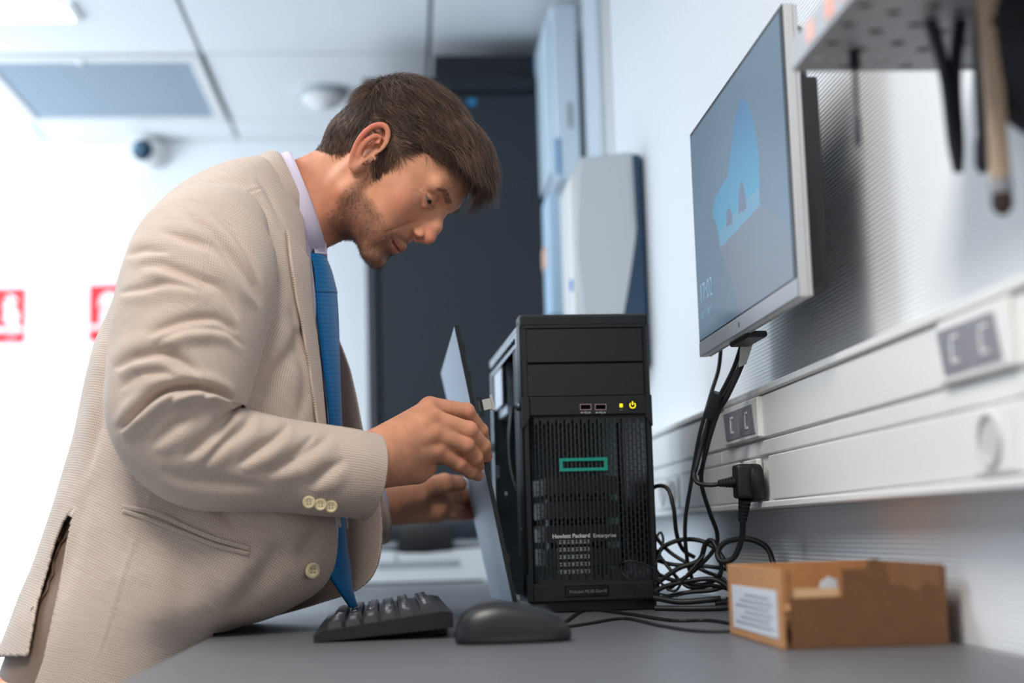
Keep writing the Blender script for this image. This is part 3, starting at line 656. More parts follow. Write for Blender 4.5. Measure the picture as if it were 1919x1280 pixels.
mouse_surf(.0008, 1., 'shell', mat('mouse_black', (30, 31, 35), .38))
MB().lathe([(.009, -.003), (.010, 0), (.009, .003)], (mx1-.030, myc, ZD+.026), (0, 1, 0), 20).build('scroll_wheel', M_blkr, ms, True)
MB().box((mx0+.01, myc-.018, ZD), (mx1-.01, myc+.018, ZD+.001)).build('glide_pad', M_blk2, ms)
MB().box((mx1-.055, myc-.0006, ZD+.029), (mx1-.035, myc+.0006, ZD+.0305)).build('button_seam', M_blk2, ms)

KA = radians(1.2)
kx, ky = -.104, 1.555; KW, KL = .150, .44
tilt = math.asin(.011/KW)
KM = Matrix.Translation((kx, ky, ZD+.0005)) @ Matrix.Rotation(-radians(-1.0), 4, 'Z') @ Matrix.Rotation(-tilt, 4, 'Y')
kb = thing('keyboard', 'black full-size keyboard with white legends seen from its number pad end', 'keyboard', (kx+KW/2, ky+KL/2, ZD))
m_ = MB(KM); m_.prism([(0, .0), (KW, .0), (KW, .016), (KW*.93, .0185), (.012, .0115), (0, .008)], 1, 0, KL)
m_.build('base', mat('keyboard_black', (22, 23, 26), .45), kb)
for yy in (.05, KL-.06):
    MB().box((kx+KW-.02, ky+yy, ZD), (kx+KW-.006, ky+yy+.02, ZD+.009), .002).build('foot', M_blk, kb)
M_key = mat('key_cap', (38, 41, 46), .40); M_leg = mat('key_legend', (225, 228, 232), .6)
u1 = .01905
# rows from the user's side (x small) up: y runs from number-pad end (0) to the left end (KL)
rows = [
 (0, [(1, '.'), (2, '0'), None, (1, '>'), (1, 'v'), (1, '<'), None, (1.25, 'Ctrl'), (1.25, 'M'), (1.25, 'W'), (1.25, 'AltGr'), (6.25, ''), (1.25, 'Alt'), (1.25, 'W'), (1.25, 'Ctrl')]),
 (1, [(1, 'E'), (1, '3'), (1, '2'), (1, '1'), None, 's', (1, '^'), 's', None, (2.75, 'Shift'), (1, '-'), (1, '.'), (1, ','), (1, 'M'), (1, 'N'), (1, 'B'), (1, 'V'), (1, 'C'), (1, 'X'), (1, 'Y'), (2.25, 'Shift')]),
 (2, [(1, '+'), (1, '6'), (1, '5'), (1, '4'), None, 's', 's', 's', None, (2.25, 'Enter'), (1, 'C'), (1, 'C'), (1, 'L'), (1, 'K'), (1, 'J'), (1, 'H'), (1, 'G'), (1, 'F'), (1, 'D'), (1, 'S'), (1, 'A'), (1.75, 'Caps')]),
 (3, [(1, '+'), (1, '9'), (1, '8'), (1, '7'), None, (1, 'Pg'), (1, 'End'), (1, 'Del'), None, (1.5, 'D'), (1, 'S'), (1, 'P'), (1, 'O'), (1, 'I'), (1, 'U'), (1, 'Z'), (1, 'T'), (1, 'R'), (1, 'E'), (1, 'W'), (1, 'Q'), (1.5, 'Tab')]),
 (4, [(1, '-'), (1, '*'), (1, '/'), (1, 'Num'), None, (1, 'Pg'), (1, 'Hm'), (1, 'Ins'), None, (2, 'Back'), (1, '+'), (1, '?'), (1, '0'), (1, '9'), (1, '8'), (1, '7'), (1, '6'), (1, '5'), (1, '4'), (1, '3'), (1, '2'), (1, '1'), (1, '<')]),
 (5.35, ['s', 's', 's', 's', None, (1, 'Pau'), (1, 'Scr'), (1, 'Prt'), None, (1, 'F12'), (1, 'F11'), (1, 'F10'), (1, 'F9'), None, (1, 'F8'), (1, 'F7'), (1, 'F6'), (1, 'F5'), None, (1, 'F4'), (1, 'F3'), (1, 'F2'), (1, 'F1'), 's', (1, 'Esc')])]
kslope = math.atan2(.0185-.0115, KW*.93-.012)
for rx, keys in rows:
    y = .008
    for k in keys:
        if k is None: y += .005; continue
        if k == 's': y += u1*.95; continue
        wk, leg = k; L = wk*u1*.957; x = .014+rx*u1*1.02
        if rx > 5: x = .014+5.25*u1*1.02
        zb0 = .0115+(x-.012)*math.tan(kslope)-.002
        x0, x1, ya, yb = x+.001, x+u1-.0015, y+.001, y+L-.001
        ins = .0022
        V = [(x0, ya, zb0), (x1, ya, zb0+.001), (x1, yb, zb0+.001), (x0, yb, zb0), (x0+ins*.6, ya+ins, zb0+.0082), (x1-ins, ya+ins, zb0+.0094), (x1-ins, yb-ins, zb0+.0094), (x0+ins*.6, yb-ins, zb0+.0082)]
        kk = MB(KM); kk._add(V, [(0, 3, 2, 1), (4, 5, 6, 7), (0, 1, 5, 4), (1, 2, 6, 5), (2, 3, 7, 6), (3, 0, 4, 7)]); ko = kk.build('key', M_key, kb)
        if leg and y < .44:
            sz = .0092 if len(leg) == 1 else .0056
            # letters read from the man's side: text x runs toward -y, text y toward +x
            T = KM @ frame((0, -1, 0), (1, 0, .06), (x0+.0050, yb-.0036, zb0+.0091))
            text('legend', leg, sz, T, M_leg, ko, .00008)
        y += L+.0006

# ------------------------------------------------------------------ PRINTER on the far desk
PYr = 3.38
pa = at(648, 1096, PYr)[0]; pb = pa+.40
def pz(py): return at(760, py, PYr)[2]
pr = thing('printer', 'light grey desktop printer with black lid beyond the man\'s hands', 'printer', ((pa+pb)/2, PYr+.15, ZD))
z0, z1 = ZD+.001, pz(1030)
def pxx(px): return at(px, 1060, PYr)[0]
pf = [(pxx(640), z0+.004), (pxx(906), z0+.004), (pxx(906), z0), (pb-.02, z0), (pb-.02, z1), (pxx(900), z1), (pxx(850), z1-.0035), (pxx(800), z1-.010), (pxx(760), z1-.008), (pxx(730), z1-.002), (pxx(702), z1), (pxx(690), z1-.010), (pxx(676), z1-.034), (pxx(664), z1-.040), (pxx(640), z1-.040)]
MB().prism(pf, 1, PYr, PYr+.02).build('front_tray', mat('printer_grey', (222, 228, 232), .45), pr)
MB().box((pxx(640), PYr+.02, z0), (pb-.02, PYr+.34, z1-.042), .004).build('base', MATS['printer_grey'], pr)
MB().box((pxx(706), PYr-.003, z0+.036), (pxx(862), PYr-.0005, z0+.052), .001).build('tray_handle', mat('printer_grey2', (160, 168, 174), .5), pr)
MB().box((pxx(740), PYr-.003, z0+.052), (pxx(744), PYr-.0005, z1-.008)).build('tray_mark', MATS['printer_grey2'], pr)
MB().box((pxx(640)-.02, PYr+.025, z1-.041), (pb-.03, PYr+.32, z1+.004), .004).build('paper_bay', M_blk, pr)
MB().box((pxx(640)-.02, PYr+.01, z1+.004), (pb-.02, PYr+.34, z1+.022), .004).build('mid_band', MATS['printer_grey2'], pr)
MB().box((pxx(640)-.02, PYr+.0, z1+.022), (pb-.02, PYr+.34, pz(975)), .008, 2).build('scanner_lid', mat('printer_black', (38, 46, 58), .4), pr, True)
MB().box((pxx(745), PYr-.006, z1-.006), (pxx(850), PYr+.012, pz(985)), .008, 2).build('output_guide', M_blk, pr, True)
MB().box((pxx(640)-.02, PYr+.01, pz(974)), (pxx(890), PYr+.30, pz(962)), .003).build('glass_rim', mat('printer_white', (206, 216, 224), .4), pr)

# ------------------------------------------------------------------ TOOL SHELF top right
yF = 1.16
zS = at(1600, 133, yF)[2]; xS = at(1487, 133, yF)[0]
sh = thing('perforated_shelf', 'grey perforated metal tool shelf on the right wall at top right', 'shelf', (.42, 1.0, zS))
def perf_plate(x0, x1, y0, y1, z0, z1, nx, ny_, rx, ry):
    """flat plate with elliptical holes"""
    m_ = MB(); cw = (x1-x0)/nx; ch = (y1-y0)/ny_; K = 12
    for i in range(nx):
        for j in range(ny_):
            ax0, ay0 = x0+i*cw, y0+j*ch; cx, cy = ax0+cw*.5, ay0+ch*(.5+(.18 if i % 2 else -.18))
            out = []; inn = []
            for k in range(K):
                a = 2*pi*k/K; c, s_ = cos(a), sin(a); inn.append((cx+rx*c, cy+ry*s_))
                # project the ray on to the cell rectangle
                tx = ((ax0+cw-cx)/c) if c > 1e-9 else ((ax0-cx)/c if c < -1e-9 else 1e9); ty = ((ay0+ch-cy)/s_) if s_ > 1e-9 else ((ay0-cy)/s_ if s_ < -1e-9 else 1e9)
                t = min(tx, ty); out.append((cx+c*t, cy+s_*t))
            cor = [(ax0+cw, ay0+ch), (ax0, ay0+ch), (ax0, ay0), (ax0+cw, ay0)]
            V = [(p[0], p[1], z0) for p in out]+[(p[0], p[1], z0) for p in inn]+[(p[0], p[1], z1) for p in out]+[(p[0], p[1], z1) for p in inn]
            Fc = []
            for k in range(K):
                n = (k+1) % K; Fc += [(k, n, K+n, K+k), (2*K+k, 3*K+k, 3*K+n, 2*K+n), (K+k, K+n, 3*K+n, 3*K+k)]
            b = len(V)
            for q_ in cor:
                # find the two neighbouring outline points
                a = math.atan2(q_[1]-cy, q_[0]-cx) % (2*pi); k = int(a/(2*pi/K)) % K; n = (k+1) % K
                V += [(q_[0], q_[1], z0), (q_[0], q_[1], z1)]; Fc += [(k, b, n), (2*K+k, 2*K+n, b+1)]; b += 2
            m_._add(V, Fc)
    return m_
perf_plate(xS, XW-.001, .62, yF, zS, zS+.0015, 6, 13, .0066, .0050).build('perforated_tray', mat('shelf_grey', (152, 152, 154), .5, .3), sh)
MB().box((xS+.004, .63, zS+.010), (XW-.004, yF-.004, zS+.013)).build('dark_hole_sheet', mat('hole_sheet_dark', (44, 44, 50), .8), sh)  # dark sheet added above the plate to make its holes read dark
MB().box((xS-.0015, .62, zS), (xS, yF, zS+.026), .0005).build('front_lip', mat('shelf_lip', (186, 188, 192), .45, .2), sh)
MB().box((xS, yF, zS), (XW-.001, yF+.0015, zS+.022), .0005).build('end_lip', MATS['shelf_lip'], sh)
for k, (yy, c) in enumerate(((1.10, (244, 190, 180)), (1.045, (246, 176, 160)), (.975, (250, 160, 60)), (1.005, (246, 190, 170)))):
    MB().box((xS-.0022, yy-.010, zS+.006), (xS-.0016, yy+.010, zS+.022)).build('price_sticker', mat('sticker%d' % k, c, .6), sh)
def tool(name, px, py0, py1, Y, r, label, cat, kind, m_handle, m_shaft):
    a = at(px[0], py0, Y); b = at(px[1], py1, Y); ax = (b-a); L = np.linalg.norm(ax); ax /= L
    s = thing(name, label, cat, tuple(a))
    top = a-ax*.06
    if kind == 'driver':
        MB().lathe([(r*.7, 0), (r*1.6, .004), (r*1.9, .03), (r*1.3, .05), (r*1.7, .055), (r*1.7, .058)], top, ax, 14).build('handle', m_handle, s, True)
        MB().lathe([(r*.62, .055), (r*.62, .058+L-.028), (r*.95, .060+L-.024), (r*.95, .056+L-.002), (r*.4, .06+L)], top, ax, 12).build('shaft', m_shaft, s, True)
    elif kind == 'brush':
        MB().lathe([(r*.5, 0), (r*1.1, .01), (r*1.25, .05), (r, .06+L*.55), (r*1.1, .06+L*.84)], top, ax, 14).build('handle', m_handle, s, True)
        MB().lathe([(r*1.15, .06+L*.83), (r*1.2, .06+L*.9)], top, ax, 14).build('ferrule', M_grey, s, True)
        MB().lathe([(r*1.0, .06+L*.9), (r*1.1, .06+L*.96), (r*.5, .06+L)], top, ax, 12).build('bristles', m_shaft, s, True)
    elif kind == 'pliers':
        for sx_ in (-1, 1):
            pts = [top+np.array([sx_*.012, 0, 0])+ax*0.0, top+np.array([sx_*.017, 0, 0])+ax*.03, top+np.array([sx_*.012, 0, 0])+ax*.06, a+ax*(L*.35)+np.array([sx_*.004, 0, 0]), a+ax*(L*.8)+np.array([sx_*.0025, 0, 0]), a+ax*L]
            MB().tube(spline(pts, 20), list(np.linspace(r*1.2, r*.7, 20)), 10).build('grip', m_handle, s, True)
    return s
T_b = mat('tool_black', (28, 30, 38), .45); T_m = mat('tool_metal', (84, 80, 88), .4, .6); T_w = mat('tool_wood', (186, 160, 136), .6); T_d = mat('tool_bristle', (60, 46, 42), .8)
tool('screwdriver', (1602, 1608), 133, 278, 1.11, .0032, 'slender grey screwdriver hanging alone below the shelf, nearest the monitor', 'screwdriver', 'driver', T_b, T_m)
tool('pliers', (1772, 1796), 40, 322, 1.04, .0055, 'black long-nose pliers hanging left of the wooden brush', 'pliers', 'pliers', T_b, T_b)
tool('screwdriver', (1830, 1842), 20, 325, 1.02, .0060, 'thick dark screwdriver hanging directly beside the wooden brush', 'screwdriver', 'driver', T_b, T_b)
tool('brush', (1852, 1880), 20, 402, .98, .0072, 'pale wooden brush with dark tip hanging lowest under the shelf', 'brush', 'brush', T_w, T_d)
hb = thing('tool_pouch', 'large black rounded tool holder cut off by right picture edge', 'tool holder', tuple(at(1925, 120, .98)))
q = at(1925, 110, .99); q[2] = zS-.035; MB().lathe([(.02, .03), (.034, .022), (.036, 0), (.033, -.03), (.022, -.055), (.006, -.07)], q, (0, 0, 1), 28).build('body', mat('pouch_black', (18, 20, 30), .6), hb, True)
MB().lathe([(.0365, .005), (.038, .005), (.038, .013), (.0365, .013)], q, (0, 0, 1), 28).build('band', M_blk, hb, True)

# ------------------------------------------------------------------ TOWER SERVER
TA = radians(2.1)
TO = Vector((.1585, 1.962, ZD)); TM = Matrix.Translation(TO) @ Matrix.Rotation(TA, 4, 'Z')
TMi = TM.inverted()
TWD, THT, TDP = .1835, .4135, .462
def tl(px, py, v=0.):
    """local coordinates on the plane v of the tower"""
    d = Vector(ray(px, py)); c = Vector(CAM); c2 = TMi @ c; d2 = TMi.to_3x3() @ d; t = (v-c2[1])/d2[1]; q = c2+d2*t; return q[0], q[2]
tw = thing('tower_server', 'black tower server with perforated front and left side open on desk', 'computer', tuple(TO))
def TB(): return MB(TM)
W_, H_ = TWD, THT
def b2(m_, px0, py0, px1, py1, v0, v1, bev=0., seg=1, vp=0.):
    a = tl(px0, py1, vp); b = tl(px1, py0, vp); m_.box((a[0], v0, a[1]), (b[0], v1, b[1]), bev, seg); return (a[0], a[1], b[0], b[1])
ub0 = tl(960, 770)[0]
# bezel: frame made of stiles and rails; flat deep plate behind
gx0, gz0 = tl(984, 1090); gx1, gz1 = tl(1208, 788)
gx0 = .0165; gx1 = W_-.012
dz0 = tl(1080, 744)[1]; dz1 = tl(1080, 612)[1]; uz0, uz1 = tl(1080, 779)[1], tl(1080, 745)[1]
bz_bot = tl(1100, 1092)[1]
bz = TB()
bz.box((.0, .004, .018), (.012, .045, H_-.006), .003)                                  # left stile
bz.box((W_-.010, .004, .018), (W_, .045, H_-.006), .003)
bz.box((.0, .002, dz1+.0005), (W_, .045, H_), .004, 2)                                   # top rail
bz.box((.004, .0025, dz1-.001), (W_-.004, .006, dz1+.003))
bz.box((.010, -.002, uz0), (W_-.008, .040, uz1+.0018), .0018)                            # usb strip
bz.prism([(0.0, uz0-.016), (0.010, uz0-.002), (0.010, uz1+.002), (0, uz1+.002)], 1, -.001, .03)
bz.prism([(W_, uz0-.016), (W_-.010, uz0-.002), (W_-.010, uz1+.002), (W_, uz1+.002)], 1, -.001, .03)
bz.box((.006, -.002, .014), (W_-.006, .045, bz_bot), .003)                               # bottom rail
bz.prism([(0.0, .016), (0.009, .016), (0.009, bz_bot+.001), (0.0, bz_bot+.014)], 1, -.0005, .045)
bz.prism([(W_, .016), (W_-.009, .016), (W_-.009, bz_bot+.001), (W_, bz_bot+.014)], 1, -.0005, .045)
bz.box((.012, .004, uz0-.001), (W_-.010, .018, uz0+.001)); 
bz.build('front_bezel', M_blk, tw)
MB(TM).box((.004, .006, .0), (W_-.003, .44, .016), .002).build('plinth', M_blk2, tw)
# drive bay covers
xm0, xm1 = tl(975, 680)[0], tl(1198, 680)[0]; xm0 = .0085; xm1 = W_-.0085
zmid = tl(1085, 679.5)[1]
for a, b in ((zmid+.0007, dz1-.0014), (dz0+.0012, zmid-.0007)):
    TB().box((xm0, .004, a), (xm1, .030, b), .0014).build('drive_bay_cover', mat('bay_black', (22, 23, 26), .5, bump=(1200, .12, .0003)), tw)
TB().box((xm0-.002, .010, dz0-.002), (xm1+.002, .032, dz1+.001)).build('bay_recess', mat('deep_black', (4, 4, 5), .8, spec=.05), tw)
# grille plate with slots
def grille(x0, x1, z0, z1, v0, v1, nx, nz, rx, rz):
    m_ = TB(); cw = (x1-x0)/nx; ch = (z1-z0)/nz
    for i in range(nx):
        for j in range(-1, nz):
            off = ch*.5 if i % 2 else 0
            c0, c1 = z0+j*ch+off, z0+(j+1)*ch+off
            if c1 <= z0+1e-6 or c0 >= z1-1e-6: continue
            c0c, c1c = max(c0, z0), min(c1, z1); ax0, ax1 = x0+i*cw, x0+(i+1)*cw; cx = (ax0+ax1)/2
            h0, h1 = c0+(ch/2-rz), c1-(ch/2-rz)
            if h0 < z0+.001 or h1 > z1-.001:
                m_._add([(ax0, v0, c0c), (ax1, v0, c0c), (ax1, v0, c1c), (ax0, v0, c1c)], [(0, 1, 2, 3)]); continue
            k = rx*.8
            inn = [(cx-rx, h0+k), (cx-rx*.4, h0), (cx+rx*.4, h0), (cx+rx, h0+k), (cx+rx, h1-k), (cx+rx*.4, h1), (cx-rx*.4, h1), (cx-rx, h1-k)]
            out = [(ax0, h0+k), (ax0, c0c), (ax1, c0c), (ax1, h0+k), (ax1, h1-k), (ax1, c1c), (ax0, c1c), (ax0, h1-k)]
            V = [(p[0], v0, p[1]) for p in out]+[(p[0], v0, p[1]) for p in inn]+[(p[0], v1, p[1]) for p in inn]
            Fc = []
            for q_ in range(8):
                n = (q_+1) % 8; Fc += [(q_, n, 8+n, 8+q_), (8+q_, 8+n, 16+n, 16+q_)]
            m_._add(V, Fc)
    return m_
grille(gx0, gx1, bz_bot-.001, uz0+.0005, .003, .0060, 27, 22, .0019, .0050).build('grille', M_blk, tw)
# emblem, text
a = tl(1049, 884, 0); b = tl(1138, 857, 0); t_ = .0045
em = TB(); v0, v1 = -.0012, .003
em.box((a[0], v0, a[1]), (b[0], v1, a[1]+t_), .0003); em.box((a[0], v0, b[1]-t_), (b[0], v1, b[1]), .0003)
em.box((a[0], v0, a[1]+t_), (a[0]+t_, v1, b[1]-t_), .0003); em.box((b[0]-t_, v0, a[1]+t_), (b[0], v1, b[1]-t_), .0003)
em.build('emblem_frame', M_teal, tw)
def ttext(name, body, px, py, size, m, bold=0., v=-.0004):
    q = tl(px, py, v); return text(name, body, size, TM @ frame((1, 0, 0), (0, 0, 1), (q[0], v, q[1])), m, tw, .0002, bold=bold)
ttext('brand_lettering', 'Hewlett Packard', 1035, 1009, .0078, M_txt, .00022, .0022); ttext('brand_lettering', 'Enterprise', 1111.5, 1007.5, .0078, M_txt, .0, .0022)
m_ = TB(); b2(m_, 1058, 1117, 1141, 1098, -.0028, -.0015, .0012); m_.build('model_label', M_blk2, tw)
ttext('model_lettering', 'ProLiant ML30 Gen10', 1067, 1112, .0058, M_txt2, 0, -.0031)
# usb ports
M_usb = mat('usb_metal', (190, 160, 150), .35, .8)
for px in (1087, 1115):
    c = tl(px, 768.5, -.002); d = tl(px+21, 757, -.002); o = TB()
    x0, z0_, x1, z1_ = c[0], c[1], d[0], d[1]; t_ = .0009
    o.box((x0, -.0026, z0_), (x1, .010, z0_+t_)); o.box((x0, -.0026, z1_-t_), (x1, .010, z1_)); o.box((x0, -.0026, z0_+t_), (x0+t_, .010, z1_-t_)); o.box((x1-t_, -.0026, z0_+t_), (x1, .010, z1_-t_))
    o = o.build('usb_port', M_usb, tw); TB().box((x0+t_, -.0024, z0_+t_), (x1-t_, -.0018, z1_-t_)).build('port_cavity', MATS['deep_black'], o)
    q = tl(px+3, 776, -.002); m_ = TB(); zc_ = q[1]+.002; m_.box((q[0], -.0024, zc_-.0003), (q[0]+.011, -.0021, zc_+.0003)); m_.prism([(q[0]+.011, zc_-.0012), (q[0]+.0135, zc_), (q[0]+.011, zc_+.0012)], 1, -.0024, -.0021)
    m_.lathe([(.0011, 0), (.0011, .0003)], (q[0], -.0021, zc_), (0, -1, 0), 10)
    m_.tube([(q[0]+.003, -.0022, zc_), (q[0]+.0055, -.0022, zc_+.0016), (q[0]+.008, -.0022, zc_+.0016)], .00025, 4); m_.tube([(q[0]+.005, -.0022, zc_), (q[0]+.007, -.0022, zc_-.0016), (q[0]+.0095, -.0022, zc_-.0016)], .00025, 4)
    m_.build('usb_symbol', M_txt, tw)
m_ = TB(); b2(m_, 1160.5, 763.5, 1166.5, 757, -.0028, -.0019, .0004); m_.build('status_light', M_yellow, tw)
q = tl(1161, 768.5, -.002); m_ = TB()
for k in range(3): m_.box((q[0]+k*.0015, -.0023, q[1]-.0005), (q[0]+k*.0015+.001, -.0021, q[1]+.0006))
m_.build('light_symbol', M_txt2, tw)
m_ = TB(); x0, z0_, x1, z1_ = b2(m_, 1175.5, 768.5, 1194, 750.5, -.0030, -.0015, .0008); pbn = m_.build('power_button', M_blk2, tw)
cx, cz = (x0+x1)/2, (z0_+z1_)/2; m_ = TB(); R_ = .0039
m_.tube([(cx+R_*sin(t), -.0034, cz-.0003+R_*cos(t)) for t in np.linspace(radians(40), radians(320), 26)], .00065, 6)
m_.box((cx-.0006, -.0040, cz+.0002), (cx+.0006, -.0030, cz+.0052)); m_.build('power_symbol', M_yellow, pbn)
# chassis
M_in = mat('inner_dark', (58, 66, 72), .5, .5)
cx0 = .0015; cv0, cv1 = .046, TDP; ch0, ch1 = .016, H_-.012
TB().box((cx0, cv0, ch1), (W_-.002, cv1, ch1+.0012)).build('top_plate', M_steel, tw)
TB().box((W_-.004, cv0, ch0), (W_-.002, cv1, ch1)).build('right_cover', M_blk, tw)
TB().box((cx0, cv0, ch0), (W_-.002, cv1, ch0+.0012)).build('bottom_plate', M_dsteel, tw)
fr = TB(); fr.box((cx0, cv0, ch1-.026), (cx0+.0015, cv1, ch1+.001)); fr.box((cx0-.0006, cv0, ch1-.004), (cx0+.001, cv1, ch1+.001)); fr.build('top_rail', M_steel, tw)
m_ = TB()
for k in range(14):
    v = cv0+.03+k*.028; m_.box((cx0-.0008, v, ch1-.020), (cx0+.0002, v+.013, ch1-.012), .0015)
    m_.box((cx0-.0008, v+.015, ch1-.019), (cx0+.0002, v+.021, ch1-.016))
m_.build('rail_slots', MATS['deep_black'], tw)
TB().box((cx0, cv0, ch0), (cx0+.0015, cv0+.030, ch1-.026)).build('front_flange', M_dsteel, tw)
for v, wv in ((cv0+.031, .006), (cv0+.045, .004), (cv0+.06, .006)):
    TB().box((cx0+.001, v, ch0+.06), (cx0+.006, v+wv, ch1-.026), .001).build('cage_post', M_steel, tw)
TB().box((cx0, cv1-.022, ch0), (cx0+.0015, cv1, ch1-.026)).build('rear_flange', M_steel, tw)
TB().box((cx0, cv0+.03, ch0), (cx0+.0015, cv1-.022, ch0+.020)).build('bottom_rail', M_dsteel, tw)
# rear wall with two openings that let the room show through
rw = TB(); v0, v1 = cv1-.0015, cv1
ha = tl(916, 896, cv1); hb_ = tl(934, 872, cv1); hc = tl(919, 944, cv1); hd = tl(928, 930, cv1)
xs = [cx0, ha[0]+.0, hb_[0], W_-.002]
rw.box((xs[0], v0, ch0), (W_-.002, v1, hc[1])); rw.box((xs[0], v0, hd[1]), (W_-.002, v1, ha[1])); rw.box((xs[0], v0, hb_[1]), (W_-.002, v1, ch1))
rw.box((xs[0], v0, ha[1]), (max(ha[0], xs[0]+.001), v1, hb_[1])); rw.box((hb_[0], v0, ha[1]), (W_-.002, v1, hb_[1]))
rw.box((hd[0], v0, hc[1]), (W_-.002, v1, hd[1])); rw.build('rear_panel', M_dsteel, tw)
# cage, fan, board, supply
TB().box((.030, .075, H_-.118), (.150, .235, H_-.030), .002).build('optical_drive', mat('drive_grey', (150, 158, 164), .4, .4), tw)
for k in range(4):
    z = .060+k*.034; TB().box((.038, .060, z), (.140, .205, z+.025), .001).build('hard_drive', mat('hd_grey', (62, 66, 70), .5, .4), tw)
mo = TB().box((W_-.012, .22, .05), (W_-.010, .455, .33)).build('motherboard', mat('pcb', (22, 62, 50), .5), tw)
m_ = TB()
for k in range(7): m_.box((W_-.05, .30, .14+k*.006), (W_-.012, .35, .142+k*.006))
m_.build('heat_sink', M_steel, tw)
TB().box((.012, .300, .300), (.150, .452, .385), .002).build('power_supply', M_steel, tw)
TB().box((.004, .30, .315), (.006, .42, .375)).build('supply_label', M_label, tw)
q0, q1 = tl(1046, 1076, .05), tl(1104, 1010, .05); m_ = TB()
for k in range(5):
    zz = q0[1]+(q1[1]-q0[1])*k/4.6; m_.box((q0[0], .050, zz), (q1[0], .053, zz+.0055))
m_.build('bright_strips', mat('strip_white', (225, 235, 240), .5), tw)  # pale strips added for the bright patch of light behind the grille
fn = TB(); fn.box((.06, .215, .07), (.15, .24, .16), .002); fn.build('fan_housing', M_blk, tw)
TB().tube(spline([(.02, .30, .31), (.012, .27, .26), (.014, .25, .2), (.03, .23, .15), (.05, .23, .10)], 24), .004, 8).build('inner_cable', M_blkr, tw, True)
# screws / knobs on open side
def knob(px, py, v, r):
    d = Vector(ray(px, py)); c2 = TMi @ Vector(CAM); d2 = TMi.to_3x3() @ d; t = (v-c2[1])/d2[1]; z = c2[2]+d2[2]*t
    TB().lathe([(r, 0), (r, .002), (r*.9, .005), (r*.45, .0075), (.0001, .008)], (cx0, v, z), (-1, 0, 0), 18).build('thumb_screw', M_dsteel, tw, True)
knob(963, 762, .034, .0065)
q = tl(925, 836, .42); TB().lathe([(.009, 0), (.009, .002), (.007, .006), (.0001, .009)], (q[0], cv1-.003, q[1]), (0, -1, 0), 20).build('rear_knob', M_dsteel, tw, True)
TB().cyl((cx0-.001, cv0+.006, tl(945, 992, .06)[1]), (cx0+.03, cv0+.02, tl(945, 992, .06)[1]), .0022, seg=10).build('cross_pin', M_silver, tw, True)
for px, py in ((946, 1048), (930, 925)):
    q = tl(px, py, .2); TB().lathe([(.004, 0), (.003, .003)], (cx0+.001, .25, q[1]), (-1, 0, 0), 12).build('rivet', M_silver, tw, True)

# ------------------------------------------------------------------ SIDE PANEL held by the man
ya, yb = 1.845, 2.27
A0 = at(851, 611, ya); A1 = at(961, 1131, ya); B0 = at(826, 699, yb); B1 = at(921, 1119, yb)
A1[2] = max(A1[2], ZD+.002); B1[2] = max(B1[2], ZD+.002)
sp = thing('side_panel', 'grey sheet-metal side cover held up beside the open tower', 'panel', tuple((A1+B1)/2))
A0, A1, B0, B1 = map(np.array, (A0, A1, B0, B1))
nrm = np.cross(A0-A1, B1-A1); nrm /= np.linalg.norm(nrm)
if nrm[0] < 0: nrm = -nrm      # points right, toward the tower
def slab(name, P, n, t, m, parent):
    P = [np.array(p) for p in P]; V = P+[p+n*t for p in P]; k = len(P)
    m_ = MB(); m_._add(V, [tuple(range(k)), tuple(range(k, 2*k))[::-1]]+[(i, (i+1) % k, (i+1) % k+k, i+k) for i in range(k)]); return m_.build(name, m, parent)
M_pan = mat('brushed_panel', (122, 136, 152), .45, .6, noise=(700, .06), bump=(800, .1, .0002))
slab('sheet', (A1, A0, B0, B1), nrm, .0012, M_pan, sp)
eu = (A0-A1)/np.linalg.norm(A0-A1); ev = (B1-A1)/np.linalg.norm(B1-A1)
slab('front_fold', (A1, A0, A0+ev*.0014, A1+ev*.0014), nrm, .006, M_blk2, sp)
slab('top_fold', (A0, B0, B0-eu*.0014, A0-eu*.0014), nrm, .008, M_blk2, sp)
slab('bottom_fold', (A1, B1, B1+eu*.0014, A1+eu*.0014), nrm, .010, M_dsteel, sp)
slab('rear_fold', (B1, B0, B0-ev*.0014, B1-ev*.0014), nrm, .006, M_blk2, sp)
for t in (.10, .20, .53, .86):
    p = A0+(A1-A0)*t+ev*.004; slab('hook', (p, p+eu*.012, p+eu*.012+ev*.006, p+ev*.006), nrm, .0085, M_blk2, sp)
for k in range(7):
    p = A1+ev*(.03+k*.05)+eu*.002; slab('tooth', (p, p+ev*.018, p+ev*.018+eu*.006, p+eu*.006), nrm, .013, M_steel, sp)
p = at(891, 762, ya)+nrm*.004; lt2 = MB()
slab('latch', (p-eu*.007, p+eu*.007, p+eu*.007+ev*.004, p-eu*.007+ev*.004), nrm, .018, mat('latch_steel', (196, 196, 188), .35, .7), sp)
p2 = p+nrm*.017; slab('latch_tip', (p2-eu*.009+nrm*.0, p2+eu*.011, p2+eu*.011+ev*.005, p2-eu*.009+ev*.005), nrm, .0035, MATS['latch_steel'], sp)
slab('latch_base', (p-eu*.014, p+eu*.012, p+eu*.012+ev*.01, p-eu*.014+ev*.01), nrm, .006, M_blk2, sp)
